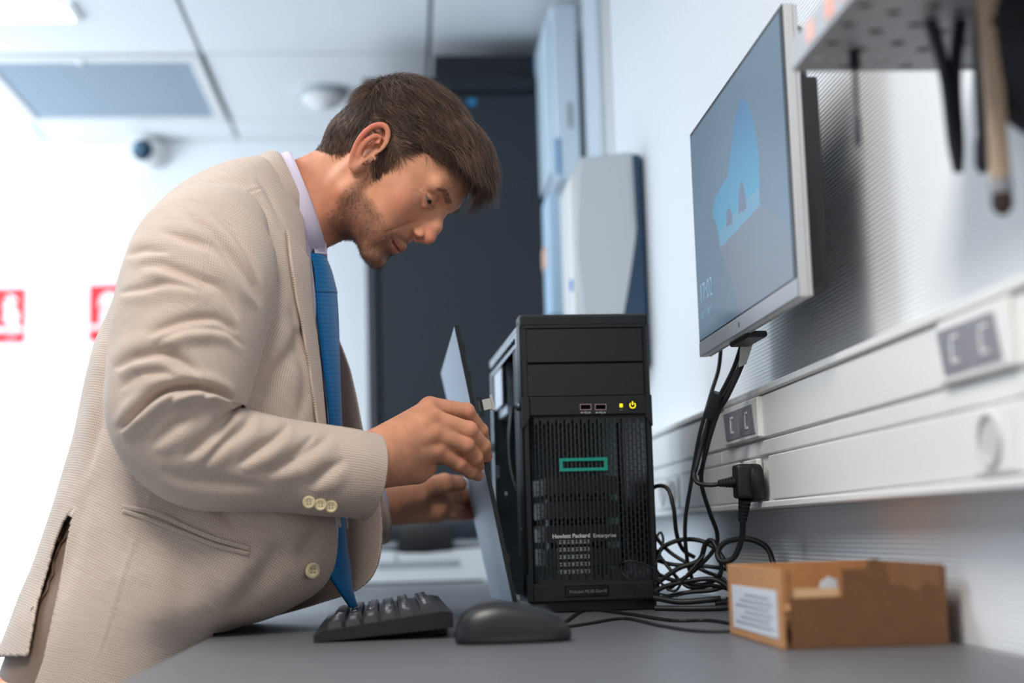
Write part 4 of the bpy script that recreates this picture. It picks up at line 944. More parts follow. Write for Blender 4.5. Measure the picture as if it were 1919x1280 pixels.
#PERSON#
# ------------------------------------------------------------------ PERSON
class SDF:
    """signed distance grid, smooth unions evaluated locally, meshed by surface nets"""
    def __init__(s, lo, hi, h):
        s.lo = np.array(lo, float); s.h = h; s.n = np.ceil((np.array(hi)-s.lo)/h).astype(int)+1; s.f = np.full(s.n, 1e3, np.float32)
    def _loc(s, lo, hi):
        a = np.maximum(np.floor((np.array(lo)-s.lo)/s.h).astype(int), 0); b = np.minimum(np.ceil((np.array(hi)-s.lo)/s.h).astype(int)+1, s.n)
        if (b <= a).any(): return None, None
        ax = [s.lo[i]+s.h*np.arange(a[i], b[i]) for i in range(3)]
        return tuple(slice(a[i], b[i]) for i in range(3)), np.meshgrid(*ax, indexing='ij', sparse=True)
    def _mix(s, sl, d, k, sub):
        f = s.f[sl]
        if sub: d = -d; hh = np.maximum(k-np.abs(f-d), 0)/k; s.f[sl] = np.maximum(f, d)+hh*hh*k*.25
        else: hh = np.maximum(k-np.abs(f-d), 0)/k; s.f[sl] = np.minimum(f, d)-hh*hh*k*.25
    def ell(s, c, r, k=6, sub=False, R=None):
        c = np.array(c, float); r = np.array(r, float); m = r.max()+k+2*s.h if R is not None else r+k+2*s.h
        sl, g = s._loc(c-m, c+m)
        if sl is None: return
        X, Y, Z = g[0]-c[0], g[1]-c[1], g[2]-c[2]
        if R is not None: R = np.array(R); X, Y, Z = (X*R[0, i]+Y*R[1, i]+Z*R[2, i] for i in range(3))
        k0 = np.sqrt((X/r[0])**2+(Y/r[1])**2+(Z/r[2])**2); k1 = np.sqrt((X/r[0]**2)**2+(Y/r[1]**2)**2+(Z/r[2]**2)**2)+1e-9
        s._mix(sl, (k0*(k0-1)/k1).astype(np.float32), k, sub)
    def cap(s, a, b, ra, rb=None, k=6, sub=False, kfun=None):
        a = np.array(a, float); b = np.array(b, float); rb = ra if rb is None else rb; kk = k if kfun is None else kfun[1]
        m = max(ra, rb)+kk+2*s.h; sl, g = s._loc(np.minimum(a, b)-m, np.maximum(a, b)+m)
        if sl is None: return
        d = b-a; L2 = d.dot(d)+1e-12; X, Y, Z = g[0]-a[0], g[1]-a[1], g[2]-a[2]
        t = np.clip((X*d[0]+Y*d[1]+Z*d[2])/L2, 0, 1)
        D = np.sqrt((X-t*d[0])**2+(Y-t*d[1])**2+(Z-t*d[2])**2)-(ra+(rb-ra)*t)
        if kfun is not None:
            c, kmax, kmin, rad = kfun; dist = np.sqrt((g[0]-c[0])**2+(g[1]-c[1])**2+(g[2]-c[2])**2); k = np.clip(kmax-(kmax-kmin)*dist/rad, kmin, kmax)
        s._mix(sl, D.astype(np.float32), k, sub)
    def chain(s, pts, rs, k=6, sub=False, kfun=None):
        for i in range(len(pts)-1): s.cap(pts[i], pts[i+1], rs[i], rs[i+1], k, sub, kfun)
    def mesh(s, smooth=1):
        f = s.f; neg = f < 0; n = s.n
        c = [neg[i:n[0]-1+i, j:n[1]-1+j, k:n[2]-1+k] for i in (0, 1) for j in (0, 1) for k in (0, 1)]
        cnt = sum(x.astype(np.int8) for x in c); act = (cnt > 0) & (cnt < 8); ci = np.argwhere(act)
        idx = np.full(act.shape, -1, np.int64); idx[act] = np.arange(len(ci))
        P = np.zeros((len(ci), 3)); W = np.zeros(len(ci))
        corners = [(i, j, k) for i in (0, 1) for j in (0, 1) for k in (0, 1)]
        val = {q: f[ci[:, 0]+q[0], ci[:, 1]+q[1], ci[:, 2]+q[2]] for q in corners}
        for q in corners:
            for ax in range(3):
                if q[ax] == 0:
                    q2 = list(q); q2[ax] = 1; q2 = tuple(q2); v0, v1 = val[q], val[q2]; m = (v0 < 0) != (v1 < 0)
                    t = np.where(m, v0/(v0-v1+1e-20), 0)[:, None]; p = np.array(q, float)+t*(np.array(q2)-np.array(q)); P += p*m[:, None]; W += m
        V = s.lo+s.h*(ci+P/W[:, None])
        F = []
        for ax in range(3):
            o = [0, 0, 0]; o[ax] = 1; a = neg[:n[0]-o[0], :n[1]-o[1], :n[2]-o[2]]; b = neg[o[0]:, o[1]:, o[2]:]
            e = np.argwhere(a != b); u, v = (ax+1) % 3, (ax+2) % 3; e = e[(e[:, u] > 0) & (e[:, v] > 0) & (e[:, u] < n[u]-1) & (e[:, v] < n[v]-1)]
            def g(du, dv):
                q = e.copy(); q[:, u] -= du; q[:, v] -= dv; return idx[q[:, 0], q[:, 1], q[:, 2]]
            Q = np.stack([g(0, 0), g(1, 0), g(1, 1), g(0, 1)], 1); fl = neg[e[:, 0], e[:, 1], e[:, 2]]; Q[~fl] = Q[~fl][:, ::-1]; F.append(Q)
        F = np.vstack(F); F = F[(F >= 0).all(1)]
        for _ in range(smooth): V = lap(V, F, .5); V = lap(V, F, -.52)
        return V, F
def lap(V, F, w):
    S = np.zeros_like(V); C = np.zeros(len(V))
    for i in range(F.shape[1]):
        a, b = F[:, i], F[:, (i+1) % F.shape[1]]
        for c in range(3): S[:, c] += np.bincount(a, V[b, c], len(V))+np.bincount(b, V[a, c], len(V))
        C += np.bincount(a, minlength=len(V))+np.bincount(b, minlength=len(V))
    return V+w*(S/np.maximum(C, 1)[:, None]-V)
def vnorm(V, F):
    n = np.cross(V[F[:, 2]]-V[F[:, 0]], V[F[:, 3]]-V[F[:, 1]]); N = np.zeros_like(V)
    for i in range(4):
        for c in range(3): N[:, c] += np.bincount(F[:, i], n[:, c], len(V))
    return N/(np.linalg.norm(N, axis=1)[:, None]+1e-12)

# ---- head frame (canonical mm: x forward, y left, z up, origin between the ear canals)
PIT, YAW, ROL = radians(49), radians(-20), radians(-8)
def rotm(ax, a):
    return np.array(Matrix.Rotation(a, 3, ax))
HR = rotm('Z', YAW) @ rotm('Y', PIT) @ rotm('X', ROL)
HO = np.array([-.025, 1.86, 1.491]); HS = .00098
def h2w(P): return HO+HS*(np.atleast_2d(P) @ HR.T)
def w2h(P): return ((np.atleast_2d(P)-HO) @ HR)/HS

SK = np.array([200, 138, 108]);
def C_(c): return np.array(lin(c))
skin_base = C_((212, 149, 116)); skin_red = C_((204, 104, 86)); lip_c = C_((168, 92, 88)); beard_c = C_((104, 76, 62))

g = SDF((-125, -102, -175), (140, 102, 142), 1.6)
g.ell((-8, 0, 44), (92, 74, 80), 10); g.ell((41, 0, 46), (62, 61, 60), 20); g.ell((-56, 0, 4), (46, 58, 46), 16)
g.ell((36, 0, -12), (56, 56, 66), 20)
for s in (-1, 1):
    g.ell((59, s*42, -6), (18, 18, 17), 22); g.ell((56, s*34, -32), (26, 23, 28), 20)
    g.cap((10, s*50, -52), (76, s*16, -86), 13, 12, 16)
    g.cap((8, s*52, -50), (2, s*58, -5), 12, 14, 16)
    g.ell((63, s*30, -52), (19, 20, 24), 14)
g.ell((82, 0, -84), (15, 19, 12.5), 12); g.ell((67, 0, -42), (29, 28, 28), 14); g.ell((42, 0, -62), (46, 42, 26), 16)
for s in (-1, 1):
    g.cap((92, s*9, 39), (83, s*45, 38), 10.5, 9, 12)
    g.ell((101, s*29, 19), (19, 17, 12), 9, True)
g.chain([(92, 0, 32), (96, 0, 22), (108, 0, 2), (112, 0, -12)], [7.5, 6.0, 7, 7.6], 9)
g.cap((92, 0, 16), (98, 0, -14), 8, 10.5, 9); g.ell((112.5, 0, -15), (8.4, 7.6, 7.8), 6)
for s in (-1, 1):
    g.ell((102, s*12.5, -20), (8.6, 5.8, 6.4), 5)
g.cap((113, 0, -19), (102, 0, -29), 5, 4, 4)
for s in (-1, 1):
    g.ell((106, s*7.5, -27.5), (8, 4.0, 6), 2, True)
    # eyes: lids over the ball, opening faces down the gaze
    g.ell((78, s*31, 21), (13.2, 14.2, 13.0), 3)
    g.cap((90, s*17, 19), (86, s*31, 27.5), 2.4, 3.0, 5); g.cap((86, s*31, 27.5), (76, s*45, 22), 3.0, 2.2, 5)
    g.cap((90, s*18, 15), (87.5, s*31, 9.5), 1.8, 2.6, 5); g.cap((87.5, s*31, 9.5), (76, s*45, 18), 2.6, 1.8, 5)
    g.cap((91, s*20, 18), (92.8, s*31, 16), 1.1, 2.0, 1.2, True); g.cap((92.8, s*31, 16), (83, s*43.5, 19.5), 2.0, 1.0, 1.2, True)
g.chain([(77, -28, -53), (89, -13, -52.5), (95.5, -4, -50.5), (95, 0, -51.5), (95.5, 4, -50.5), (89, 13, -52.5), (77, 28, -53)], [2.2, 3.6, 4.4, 4.2, 4.4, 3.6, 2.2], 6)
g.chain([(77, -27, -55), (88, -12, -59.5), (92.5, 0, -60.5), (88, 12, -59.5), (77, 27, -55)], [2.2, 4.0, 4.8, 4.0, 2.2], 6)
g.chain([(82, -28, -51.5), (91.5, -16, -55), (99.5, 0, -56), (91.5, 16, -55), (82, 28, -51.5)], [1.9, 1.6, 1.5, 1.6, 1.9], 1., True)
g.cap((99, -12, -72), (99, 12, -72), 6, 6, 8, True)
for s in (-1, 1): g.chain([(103, s*21, -20), (101, s*31, -34), (93, s*37, -50)], [1.8, 3.0, 1.6], 5, True)
# neck
C7 = w2h(at(556, 368, 1.885))[0]; NB = w2h(at(572, 408, 1.865))[0]
g.cap((-28, 0, -16), C7, 48, 46, 20); g.cap((2, 0, -40), NB, 44, 50, 20)
for s in (-1, 1): g.cap((-14, s*54, -22), NB+np.array([10, s*12, 0]), 13, 11, 14)
# ears
for s in (-1, 1):
    def e(x, z, dy=0): x = x*.78-z*.14+4; z = z*1.10; return (x, s*(74.5+max(0, -x+4)*.42+dy), z)
    g.ell(e(-13, 4, -2.5), (12, 2.6, 28), 3, False, rotm('Z', s*radians(20)) @ rotm('Y', radians(-16)))
    EH = ([e(1, 5, -1), e(5, 14, .5), e(4, 25, 1.5), e(-3, 34, 2), e(-14, 36.5, 2), e(-25, 29, 2), e(-31, 15, 2), e(-30, 0, 2), e(-25, -13, 1), e(-19, -22, 0)], [2.2, 2.6, 3, 3.3, 3.5, 3.6, 3.5, 3.4, 3.2, 3.2]); g.chain(list(spline(EH[0], 30)), list(spline(np.array(EH[1])[:, None], 30)[:, 0]), 1.6)
    EH = ([e(-8, 24, -1.5), e(-16, 20, .5), e(-20.5, 9, 1.5), e(-20, -3, 1.2), e(-14.5, -13, 1)], [2, 2.8, 3.2, 3.0, 3]); g.chain(list(spline(EH[0], 18)), list(spline(np.array(EH[1])[:, None], 18)[:, 0]), 2.2)
    g.ell(e(-7, 1, 0), (7.5, 6.5, 10.5), 2.5, True, rotm('Y', radians(-15))); g.ell(e(-4, 12, 2), (6.5, 3.5, 4.5), 2, True)
    g.ell(e(2, -4, 1.5), (5, 3.6, 6), 3); g.ell(e(-12.5, -21, 0), (8.5, 4.2, 9), 4); g.cap(e(-2, -16, -1), e(-6, -27, -2), 4, 3, 5)
HV, HF = g.mesh(2)
NH = vnorm(HV, HF)
# soft creases
def crease(V, N, pts, w, d, axes):
    P = spline(pts, 24)[:, axes]; Q = V[:, axes]; dm = np.full(len(V), 1e9)
    for i in range(len(P)-1):
        a = P[i]; b = P[i+1]-a; t = np.clip(((Q-a) @ b)/(b @ b+1e-9), 0, 1)[:, None]; dm = np.minimum(dm, np.linalg.norm(Q-a-t*b, axis=1))
    return V-N*(d*np.exp(-(dm/w)**2))[:, None]
front = (HV[:, 0] > 55)
X = HV.copy()
for s in (-1, 1):
    side = front & (HV[:, 1]*s > 8)
    for pts, w_, d_ in ((((0, s*18, -16), (0, s*30, -32), (0, s*38, -50)), 3.2, 2.2), (((0, s*44, 14), (0, s*32, 3), (0, s*18, 8)), 2.0, .8), (((0, s*47, 20), (0, s*53, 22)), 1.2, .8), (((0, s*47, 15), (0, s*54, 11)), 1.2, .7), (((0, s*18, 24.5), (0, s*31, 30.5), (0, s*45, 24)), 1.6, 1.2), (((0, s*33, -52), (0, s*35, -62)), 1.8, .9)):
        X2 = crease(X, NH, pts, w_, d_, [1, 2]); X[side] = X2[side]
HV = X
# colours
x, y, z = HV.T; ay = np.abs(y)
col = np.tile(skin_base, (len(HV), 1))
def blend(c, m): 
    global col
    m = np.clip(m, 0, 1)[:, None]; col = col*(1-m)+c*m
def gs(c, r): return np.exp(-((x-c[0])**2+(ay-c[1])**2+(z-c[2])**2)/r**2)
blend(skin_red, .55*gs((112, 0, -14), 14)+.35*gs((72, 50, -12), 22)); 
ear = (ay > 76.5) & (x < 10) & (x > -34) & (z > -36); blend(skin_red, .75*ear*np.clip((-x+5)/25, 0, 1)+.0)
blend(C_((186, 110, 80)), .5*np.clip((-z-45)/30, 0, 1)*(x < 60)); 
# beard: jaw, chin, moustache, soul patch
nz3 = .5+.5*np.sin(x*.9+y*1.3)*np.sin(z*1.1-x*.7)
bl = np.clip((-(z+36)+(62-x)*.10)/12, 0, 1)*np.clip((x-6)/14, 0, 1)*np.clip((z+118)/18, 0, 1)*np.where(ay > 30, np.clip((78-x)/14, .25, 1), 1)
bl = np.maximum(bl, np.clip(1-np.abs(x-(12+(-z)*.18))/13, 0, 1)*np.clip((8-z)/10, 0, 1)*np.clip((z+70)/10, 0, 1)*(ay > 45)*.9)
mou = np.clip(1-np.abs(z+40+ay*.18)/8.5, 0, 1)*np.clip((31-ay)/8, 0, 1)*(x > 78); gm = np.clip(1-np.abs(ay-31)/6, 0, 1)*(z < -46)*(z > -85)*(x > 68)*.9
chinm = np.clip((-z-68)/6, 0, 1)*(x > 62)*np.clip((28-ay)/8, 0, 1)
bl = np.maximum.reduce([bl, mou*.95, gm, chinm]); bl *= (.72+.28*nz3)
lipm = ((x > 82) & (ay < 26) & (z > -65.5+ay*.36) & (z < -48-ay*.16) & (ay < 28))
bl[lipm] = 0
blend(beard_c, .66*bl); blend(lip_c, lipm*.75); blend(C_((120, 62, 58)), np.clip(1.3-np.abs(z+56-ay*.16), 0, 1)*(x > 78)*(ay < 28)*.7);  # last blend paints the shade of the mouth groove as a dark line
nost = gs((105, 7.5, -28), 5) ; blend(C_((96, 48, 40)), nost*.9)  # nostril shade put into the skin colour
blend(C_((170, 100, 84)), .35*gs((88, 31, 8), 9)+.3*gs((88, 16, 18), 6))
# ---- hair field
M_hcap = col_material('hair_cap', .9)
HLX = [-120, -95, -75, -50, -38, -33, -22, -6, 4, 9, 12, 20, 24, 31, 45, 62, 75, 92]; HLZ = [-50, -50, -46, -36, -22, 0, 34, 42, 32, 0, -8, -5, 18, 44, 57, 66, 72, 78]
def hairmask(P):
    x, y, z = P.T; ay = np.abs(y)
    zl = np.interp(x, HLX, HLZ)
    return z > zl
def scalp_ray(n, lo):
    k = rng.integers(0, len(HV), n); P = HV[k]; return k, P
hm = hairmask(HV) & ~(ear & (HV[:, 0] > -33)) & (np.abs(HV[:, 1]) < 84)
blend(C_((60, 46, 40)), hm*.9)
head_w = h2w(HV)

# ---- hands (world metres)
def hand_field(lo, hi, wrist, fore, pal, fingers, thumb, wr=(.027, .030)):
    h = SDF(lo, hi, .0014)
    h.cap(fore, wrist, wr[1], wr[0], .012)
    for (p0, p1, r0, r1) in pal: h.cap(p0, p1, r0, r1, .014)
    for pts, rs in fingers+[thumb]:
        rs = [r*1.08 for r in rs]
        for i in range(len(pts)-1):
            h.cap(pts[i], pts[i+1], rs[i], rs[i+1], .004, kfun=(pts[0], .011, .0016, .034))
        for i in range(1, len(pts)-1): h.ell(pts[i], (rs[i]*1.07,)*3, .003)
    return h
def cr(cx, cy, Y): return at(680+cx/4.571, 720+cy/4.571, Y)
mm = .001
wR = cr(95, 640, 1.735); fR = cr(-330, 690, 1.69)
MC = [cr(560, 190, 1.800), cr(575, 295, 1.783), cr(590, 430, 1.778), cr(610, 575, 1.785)]
palR = [(wR+np.array([0, .004, .014]), MC[0]+np.array([0, .006, -.004]), .020, .0135), (wR+np.array([0, 0, .006]), MC[1], .022, .0135), (wR, MC[2], .022, .0130), (wR+np.array([0, .004, -.010]), MC[3], .022, .0120),
        (wR+np.array([.010, .014, -.012]), cr(520, 690, 1.805), .022, .018), (wR+np.array([.0, .016, .004]), cr(560, 480, 1.812), .022, .022), (cr(250, 730, 1.765), cr(470, 760, 1.79), .016, .012)]
fing = [
 ([cr(590, 195, 1.800), cr(885, 235, 1.822), cr(1010, 400, 1.842), cr(1040, 500, 1.856)], [.0118, .0098, .0085, .0072]),
 ([cr(600, 300, 1.783), cr(905, 395, 1.792), cr(1030, 530, 1.812), cr(1056, 620, 1.830)], [.0122, .0103, .0088, .0075]),
 ([cr(615, 430, 1.778), cr(880, 520, 1.792), cr(965, 630, 1.810), cr(990, 700, 1.828)], [.0118, .0098, .0085, .0072]),
 ([cr(640, 570, 1.785), cr(820, 680, 1.802), cr(920, 750, 1.822), cr(985, 785, 1.838)], [.0112, .0090, .0078, .0066])]
thR = ([cr(300, 650, 1.785), cr(520, 620, 1.835), cr(740, 600, 1.862), cr(850, 620, 1.872)], [.018, .014, .0115, .009])
allp = np.vstack([wR, fR]+[p for f_ in fing for p in f_[0]]+MC)
hr = hand_field(allp.min(0)-.035, allp.max(0)+.035, wR, fR, palR, fing, thR)
# tendons and knuckles on the back of the hand
for i, m_c in enumerate(MC): hr.ell(m_c+np.array([.0, -.0045, .001]), (.0088,)*3, .008); hr.cap(wR+(m_c-wR)*.3+np.array([0, -.010, 0]), m_c+np.array([0, -.009, 0]), .004, .0045, .009)
RV, RF = hr.mesh(2)
wL = cr(190, 1030, 2.165); fL = cr(-60, 1040, 2.11)
palL = [(wL+np.array([0, 0, .008]), cr(620, 940, 2.215), .023, .016), (wL, cr(650, 1050, 2.215), .024, .016), (wL+np.array([0, 0, -.010]), cr(610, 1110, 2.205), .020, .014), (cr(300, 960, 2.155), cr(470, 950, 2.165), .022, .017)]
fingL = [
 ([cr(640, 940, 2.225), cr(800, 925, 2.255), cr(900, 950, 2.275), cr(960, 965, 2.275)], [.0125, .0105, .0095, .0080]),
 ([cr(660, 1010, 2.225), cr(830, 985, 2.262), cr(930, 985, 2.285), cr(985, 990, 2.288)], [.0125, .0108, .0096, .0080]),
 ([cr(660, 1075, 2.220), cr(800, 1085, 2.250), cr(900, 1100, 2.275), cr(965, 1105, 2.282)], [.0125, .0105, .0092, .0078]),
 ([cr(630, 1110, 2.210), cr(760, 1112, 2.235), cr(860, 1118, 2.262), cr(930, 1122, 2.272)], [.0105, .0090, .0080, .0068])]
thL = ([cr(400, 930, 2.165), cr(540, 880, 2.178), cr(700, 850, 2.190), cr(825, 853, 2.205)], [.019, .0150, .0135, .0115])
allp = np.vstack([wL, fL]+[p for f_ in fingL+[thL] for p in f_[0]])
hl = hand_field(allp.min(0)-.035, allp.max(0)+.035, wL, fL, palL, fingL, thL, (.026, .028))
LV, LF = hl.mesh(2)
def handcol(V, F, knuck):
    c = np.tile(skin_base, (len(V), 1))
    for k, r in knuck:
        m = np.exp(-(np.linalg.norm(V-k, axis=1)/r)**2)[:, None]*.5; c = c*(1-m)+skin_red*m
    return c
rc = handcol(RV, RF, [(m_c, .012) for m_c in MC]+[(f_[0][1], .009) for f_ in fing]+[(f_[0][-1], .009) for f_ in fing])
lc = handcol(LV, LF, [(f_[0][2], .02) for f_ in fingL]+[(thL[0][2], .012)])
# finger joint wrinkles (right hand)
RN = vnorm(RV, RF)
for f_ in fing:
    a, b = f_[0][0], f_[0][1]; d = (f_[0][2]-a); d /= np.linalg.norm(d); t = (RV-b) @ d; near = np.exp(-(np.linalg.norm(RV-b, axis=1)/.0135)**2)
    RV = RV-RN*(near*.00020*np.cos(t/.0026*pi+RV[:, 0]*900)*np.clip(-RN[:, 1]*2, 0, 1))[:, None]

# ---- hidden body: torso, arms, legs (coarse, same mesh)
def jn(px, py, Y): return at(px, py, Y)
hipc = jn(235, 1215, 1.86); chest = jn(420, 620, 1.86); nb = jn(560, 390, 1.87); bel = jn(340, 930, 1.86)
shR, shL = jn(420, 450, 1.69), at(455, 460, 2.03)
elR = jn(318, 800, 1.625); wrR = fR; elL = at(420, 900, 2.10)
b = SDF((-1.0, 1.45, -.005), (.05, 2.35, 1.60), .011)
b.cap(nb-np.array([.02, 0, .03]), chest+np.array([-.02, 0, .03]), .045, .07, .04); b.ell(chest, (.095, .13, .12), .04); b.cap(chest, bel, .095, .09, .05); b.cap(bel, hipc, .09, .11, .05)
for (sh_, el_, wr_) in ((shR, elR, fR), (shL, elL, fL)): b.cap(chest+(sh_-chest)*.5, sh_, .055, .046, .03); b.cap(sh_, el_, .046, .038, .02); b.cap(el_, wr_, .040, .028, .02)
for s in (-1, 1):
    hp = hipc+np.array([0, s*.085, -.03]); kn = np.array([hipc[0]+.06, 1.86+s*.11, .47]); an = np.array([hipc[0]-.03, 1.86+s*.13, .09])
    b.cap(hp, kn, .088, .055, .05); b.cap(kn, an, .056, .040, .03); b.cap(an-np.array([.02, 0, .045]), an+np.array([.17, 0, -.055]), .038, .028, .03)
BV, BF = b.mesh(1)
BC = np.tile(skin_base, (len(BV), 1))
# cut nothing: join into one figure
Vall = np.vstack([head_w, RV, LV, BV]); o1 = len(head_w); o2 = o1+len(RV); o3 = o2+len(LV)
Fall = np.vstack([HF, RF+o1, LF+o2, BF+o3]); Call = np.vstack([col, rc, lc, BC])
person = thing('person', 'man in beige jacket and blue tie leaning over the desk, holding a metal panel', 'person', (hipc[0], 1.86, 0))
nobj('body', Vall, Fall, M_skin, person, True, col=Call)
# hair strands
def ribbons(roots, dirs, lens, widths, cols, name, parent, seg=6, follow=None, lift=None, curl=0.):
    """thin tapered strands with a triangular section, canonical mm"""
    n = len(roots); P = np.zeros((n, seg+1, 3)); P[:, 0] = roots; d = dirs/np.linalg.norm(dirs, axis=1)[:, None]
    for i in range(seg):
        if follow is not None: d = follow(P[:, i], d, i/seg)
        P[:, i+1] = P[:, i]+d*(lens/seg)[:, None]
    T = np.gradient(P, axis=1); T /= np.linalg.norm(T, axis=2)[..., None]+1e-9
    up = P-np.array([0, 0, 20.]); up /= np.linalg.norm(up, axis=2)[..., None]; S = np.cross(T, up); S /= np.linalg.norm(S, axis=2)[..., None]+1e-9; U = np.cross(S, T)
    tt = np.linspace(0, 1, seg+1); wd = widths[:, None]*np.clip(1.0-tt**2.2, .06, 1)[None]*(.8+.2*tt[None])
    V = np.stack([P+S*wd[..., None], P+U*wd[..., None]*.7, P-S*wd[..., None]], 2)     # n,seg+1,3,3
    base = (np.arange(n)*(seg+1)*3)[:, None, None]; ii = (np.arange(seg)*3)[None, :, None]; kk = np.arange(3)[None, None, :]; k2 = (kk+1) % 3
    F_ = np.stack([base+ii+kk, base+ii+k2, base+ii+3+k2, base+ii+3+kk], -1).reshape(-1, 4)
    C2 = np.repeat(cols, (seg+1)*3, 0)
    return nobj(name, h2w(V.reshape(-1, 3)), F_, M_hair, parent, True, col=C2)
EC = np.array([-2., 0, 40.]); ER = np.array([95., 76., 84.])
def ell_h(P): return np.linalg.norm((P-EC)/ER, axis=1)
def flow(P):
    """combing direction on the scalp"""
    x, y, z = P.T; ay = np.abs(y); sy = np.sign(y)
    D = np.zeros_like(P)
    # crown whorl at (-60,0,100): everything runs away from it; the top forward, sides forward and down, nape down
    w = P-np.array([-70., 0, 88.]); D += w/np.linalg.norm(w, axis=1)[:, None]
    top = np.clip((z-70)/30, 0, 1); D[:, 0] += .9*top
    sd = np.clip((ay-30)/25, 0, 1)[:, None]
    S_ = np.stack([np.full(len(x), .9), np.zeros(len(x)), np.full(len(x), .30)], 1)
    m1 = (np.clip((x+55)/30, 0, 1)*np.clip((112-z)/30, 0, 1)*np.clip((z-18)/16, 0, 1))[:, None]*sd; D = D*(1-m1)+S_*m1
    m2 = (np.clip((x+5)/10, 0, 1)*np.clip((34-z)/16, 0, 1))[:, None]*sd; D = D*(1-m2)+np.array([.45, 0, -.9])*m2
    m3 = (np.clip((-x-30)/25, 0, 1)*np.clip((60-z)/40, 0, 1))[:, None]; D = D*(1-m3)+np.array([.12, 0, -1.])*m3
    return D
ok = hm & (np.abs(HV[:, 1]) < 78) & (np.linalg.norm(HV-np.array([0, 0, 40]), axis=1) > 50)
ci = np.where(ok)[0]
cap_keep = hm[HF].all(1)
# a soft cap under the strands
Hc = HV.copy(); frontal = np.clip((x-20)/50, 0, 1)*np.clip((z-60)/25, 0, 1); topv = np.clip((z-20)/70, 0, 1)
edge = np.clip((z-np.interp(x, HLX, HLZ))/16, 0, 1)
thick = edge*(2.0+9*topv+7*frontal+11*np.clip((x-5)/40, 0, 1)*np.clip((z-85)/25, 0, 1))
clump = .5+.5*np.sin(np.arctan2(y, z-20)*34+x*.12+2*np.sin(x*.08))
Hc = Hc+NH*(thick*(.86+.18*clump))[:, None]
ids = np.unique(HF[cap_keep]); rm = np.full(len(HV), -1); rm[ids] = np.arange(len(ids))
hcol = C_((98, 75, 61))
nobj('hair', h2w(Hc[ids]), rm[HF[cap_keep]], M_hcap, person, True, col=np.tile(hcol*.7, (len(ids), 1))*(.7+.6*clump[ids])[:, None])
hair_o = bpy.data.objects['hair']
def strands(n, name, lenf, wf, liftf, jit, parent):
    k = rng.choice(ci, n); N = NH[k]; R0 = HV[k]+N*(thick[k]*rng.uniform(.5, 1.0, n))[:, None]+rng.normal(0, .8, (n, 3))
    xx, yy, zz = HV[k].T; L = lenf(xx, yy, zz)*rng.uniform(.7, 1.25, n)
    # clumping: quantise a noise phase so neighbours bend together
    ph = np.sin(xx*.11+np.sin(yy*.13)*2)+np.sin(yy*.17+zz*.09); bend = rng.normal(0, jit, (n, 3))+.28*np.stack([np.sin(ph*2.1), np.sin(ph*3+1), np.cos(ph*2.7)], 1)
    def follow(P, d, t):
        D = flow(P)+bend*(.5+t); u = (P-EC)/ER**2; u /= np.linalg.norm(u, axis=1)[:, None]
        D -= u*np.sum(D*u, 1)[:, None]; D /= np.linalg.norm(D, axis=1)[:, None]+1e-9
        return D*.8+d*.35+u*(liftf(xx, yy, zz)*(1-1.7*t))[:, None]
    d0 = follow(R0, N, 0.); shade = rng.uniform(.55, 1.5, n)[:, None]*(.75+.48*(np.sin(ph*2.3)))[:, None]
    c = hcol*np.clip(shade, .35, 1.9)
    return ribbons(R0, d0, L, wf*rng.uniform(.6, 1.3, n), c, name, parent, 7, follow)
lf = lambda x, y, z: np.where(z > 55, 30+14*np.clip((x-20)/60, 0, 1), np.where(x < -30, 15, 20))
lift = lambda x, y, z: .10+.22*np.clip((z-60)/40, 0, 1)+.30*np.clip((x-40)/40, 0, 1)*(z > 60)
strands(26000, 'hair_strands', lf, .36, lift, .22, hair_o)
# forelock: thick sweep over the forehead
nf = 2200; kf = np.where(hm & (x > 55) & (z > 74))[0]; kf = rng.choice(kf, nf); N = NH[kf]
def folf(P, d, t):
    return d*.75+np.array([.62, -.10, .15-.95*t])
R0 = HV[kf]+N*rng.uniform(4, 15, (nf, 1))
ribbons(R0, N+np.array([.9, 0, .6])+rng.normal(0, .28, (nf, 3)), rng.uniform(10, 26, nf), rng.uniform(.3, .55, nf), hcol*rng.uniform(.5, 1.6, (nf, 1)), 'forelock', hair_o, 7, folf)
# brows, stubble, lashes
def patch(mask, n, dirf, L, wd, c, name, parent, jit=.35):
    k = rng.choice(np.where(mask)[0], n); D = dirf(HV[k])+NH[k]*.45+rng.normal(0, jit, (n, 3))
    ribbons(HV[k], D, rng.uniform(.6, 1.3, n)*L, wd*rng.uniform(.7, 1.2, n), c*rng.uniform(.6, 1.5, (n, 1)), name, parent, 2)
bro = (x > 66) & (ay > 14) & (ay < 50) & (np.abs(z-(36+np.clip(ay-16, 0, 22)*.22-np.clip(ay-38, 0, 20)*.45)) < 3.6-np.clip(ay-34, 0, 16)*.10)
for s in (-1, 1): patch(bro & (y*s > 0), 420, lambda P: np.stack([-.3*np.ones(len(P)), np.sign(P[:, 1])*1.0, np.full(len(P), .25)], 1), 6.0, .13, C_((110, 80, 62)), 'eyebrow', person)
wgt = np.clip(bl, 0, 1); wgt = np.where(z < -100, wgt*.3, wgt); st = rng.random(len(HV)) < wgt
patch(st & ~lipm & (ay < 72), 14000, lambda P: np.stack([np.full(len(P), .25), np.zeros(len(P)), np.full(len(P), -1.)], 1), 3.4, .085, C_((88, 64, 52)), 'stubble', person, .4)
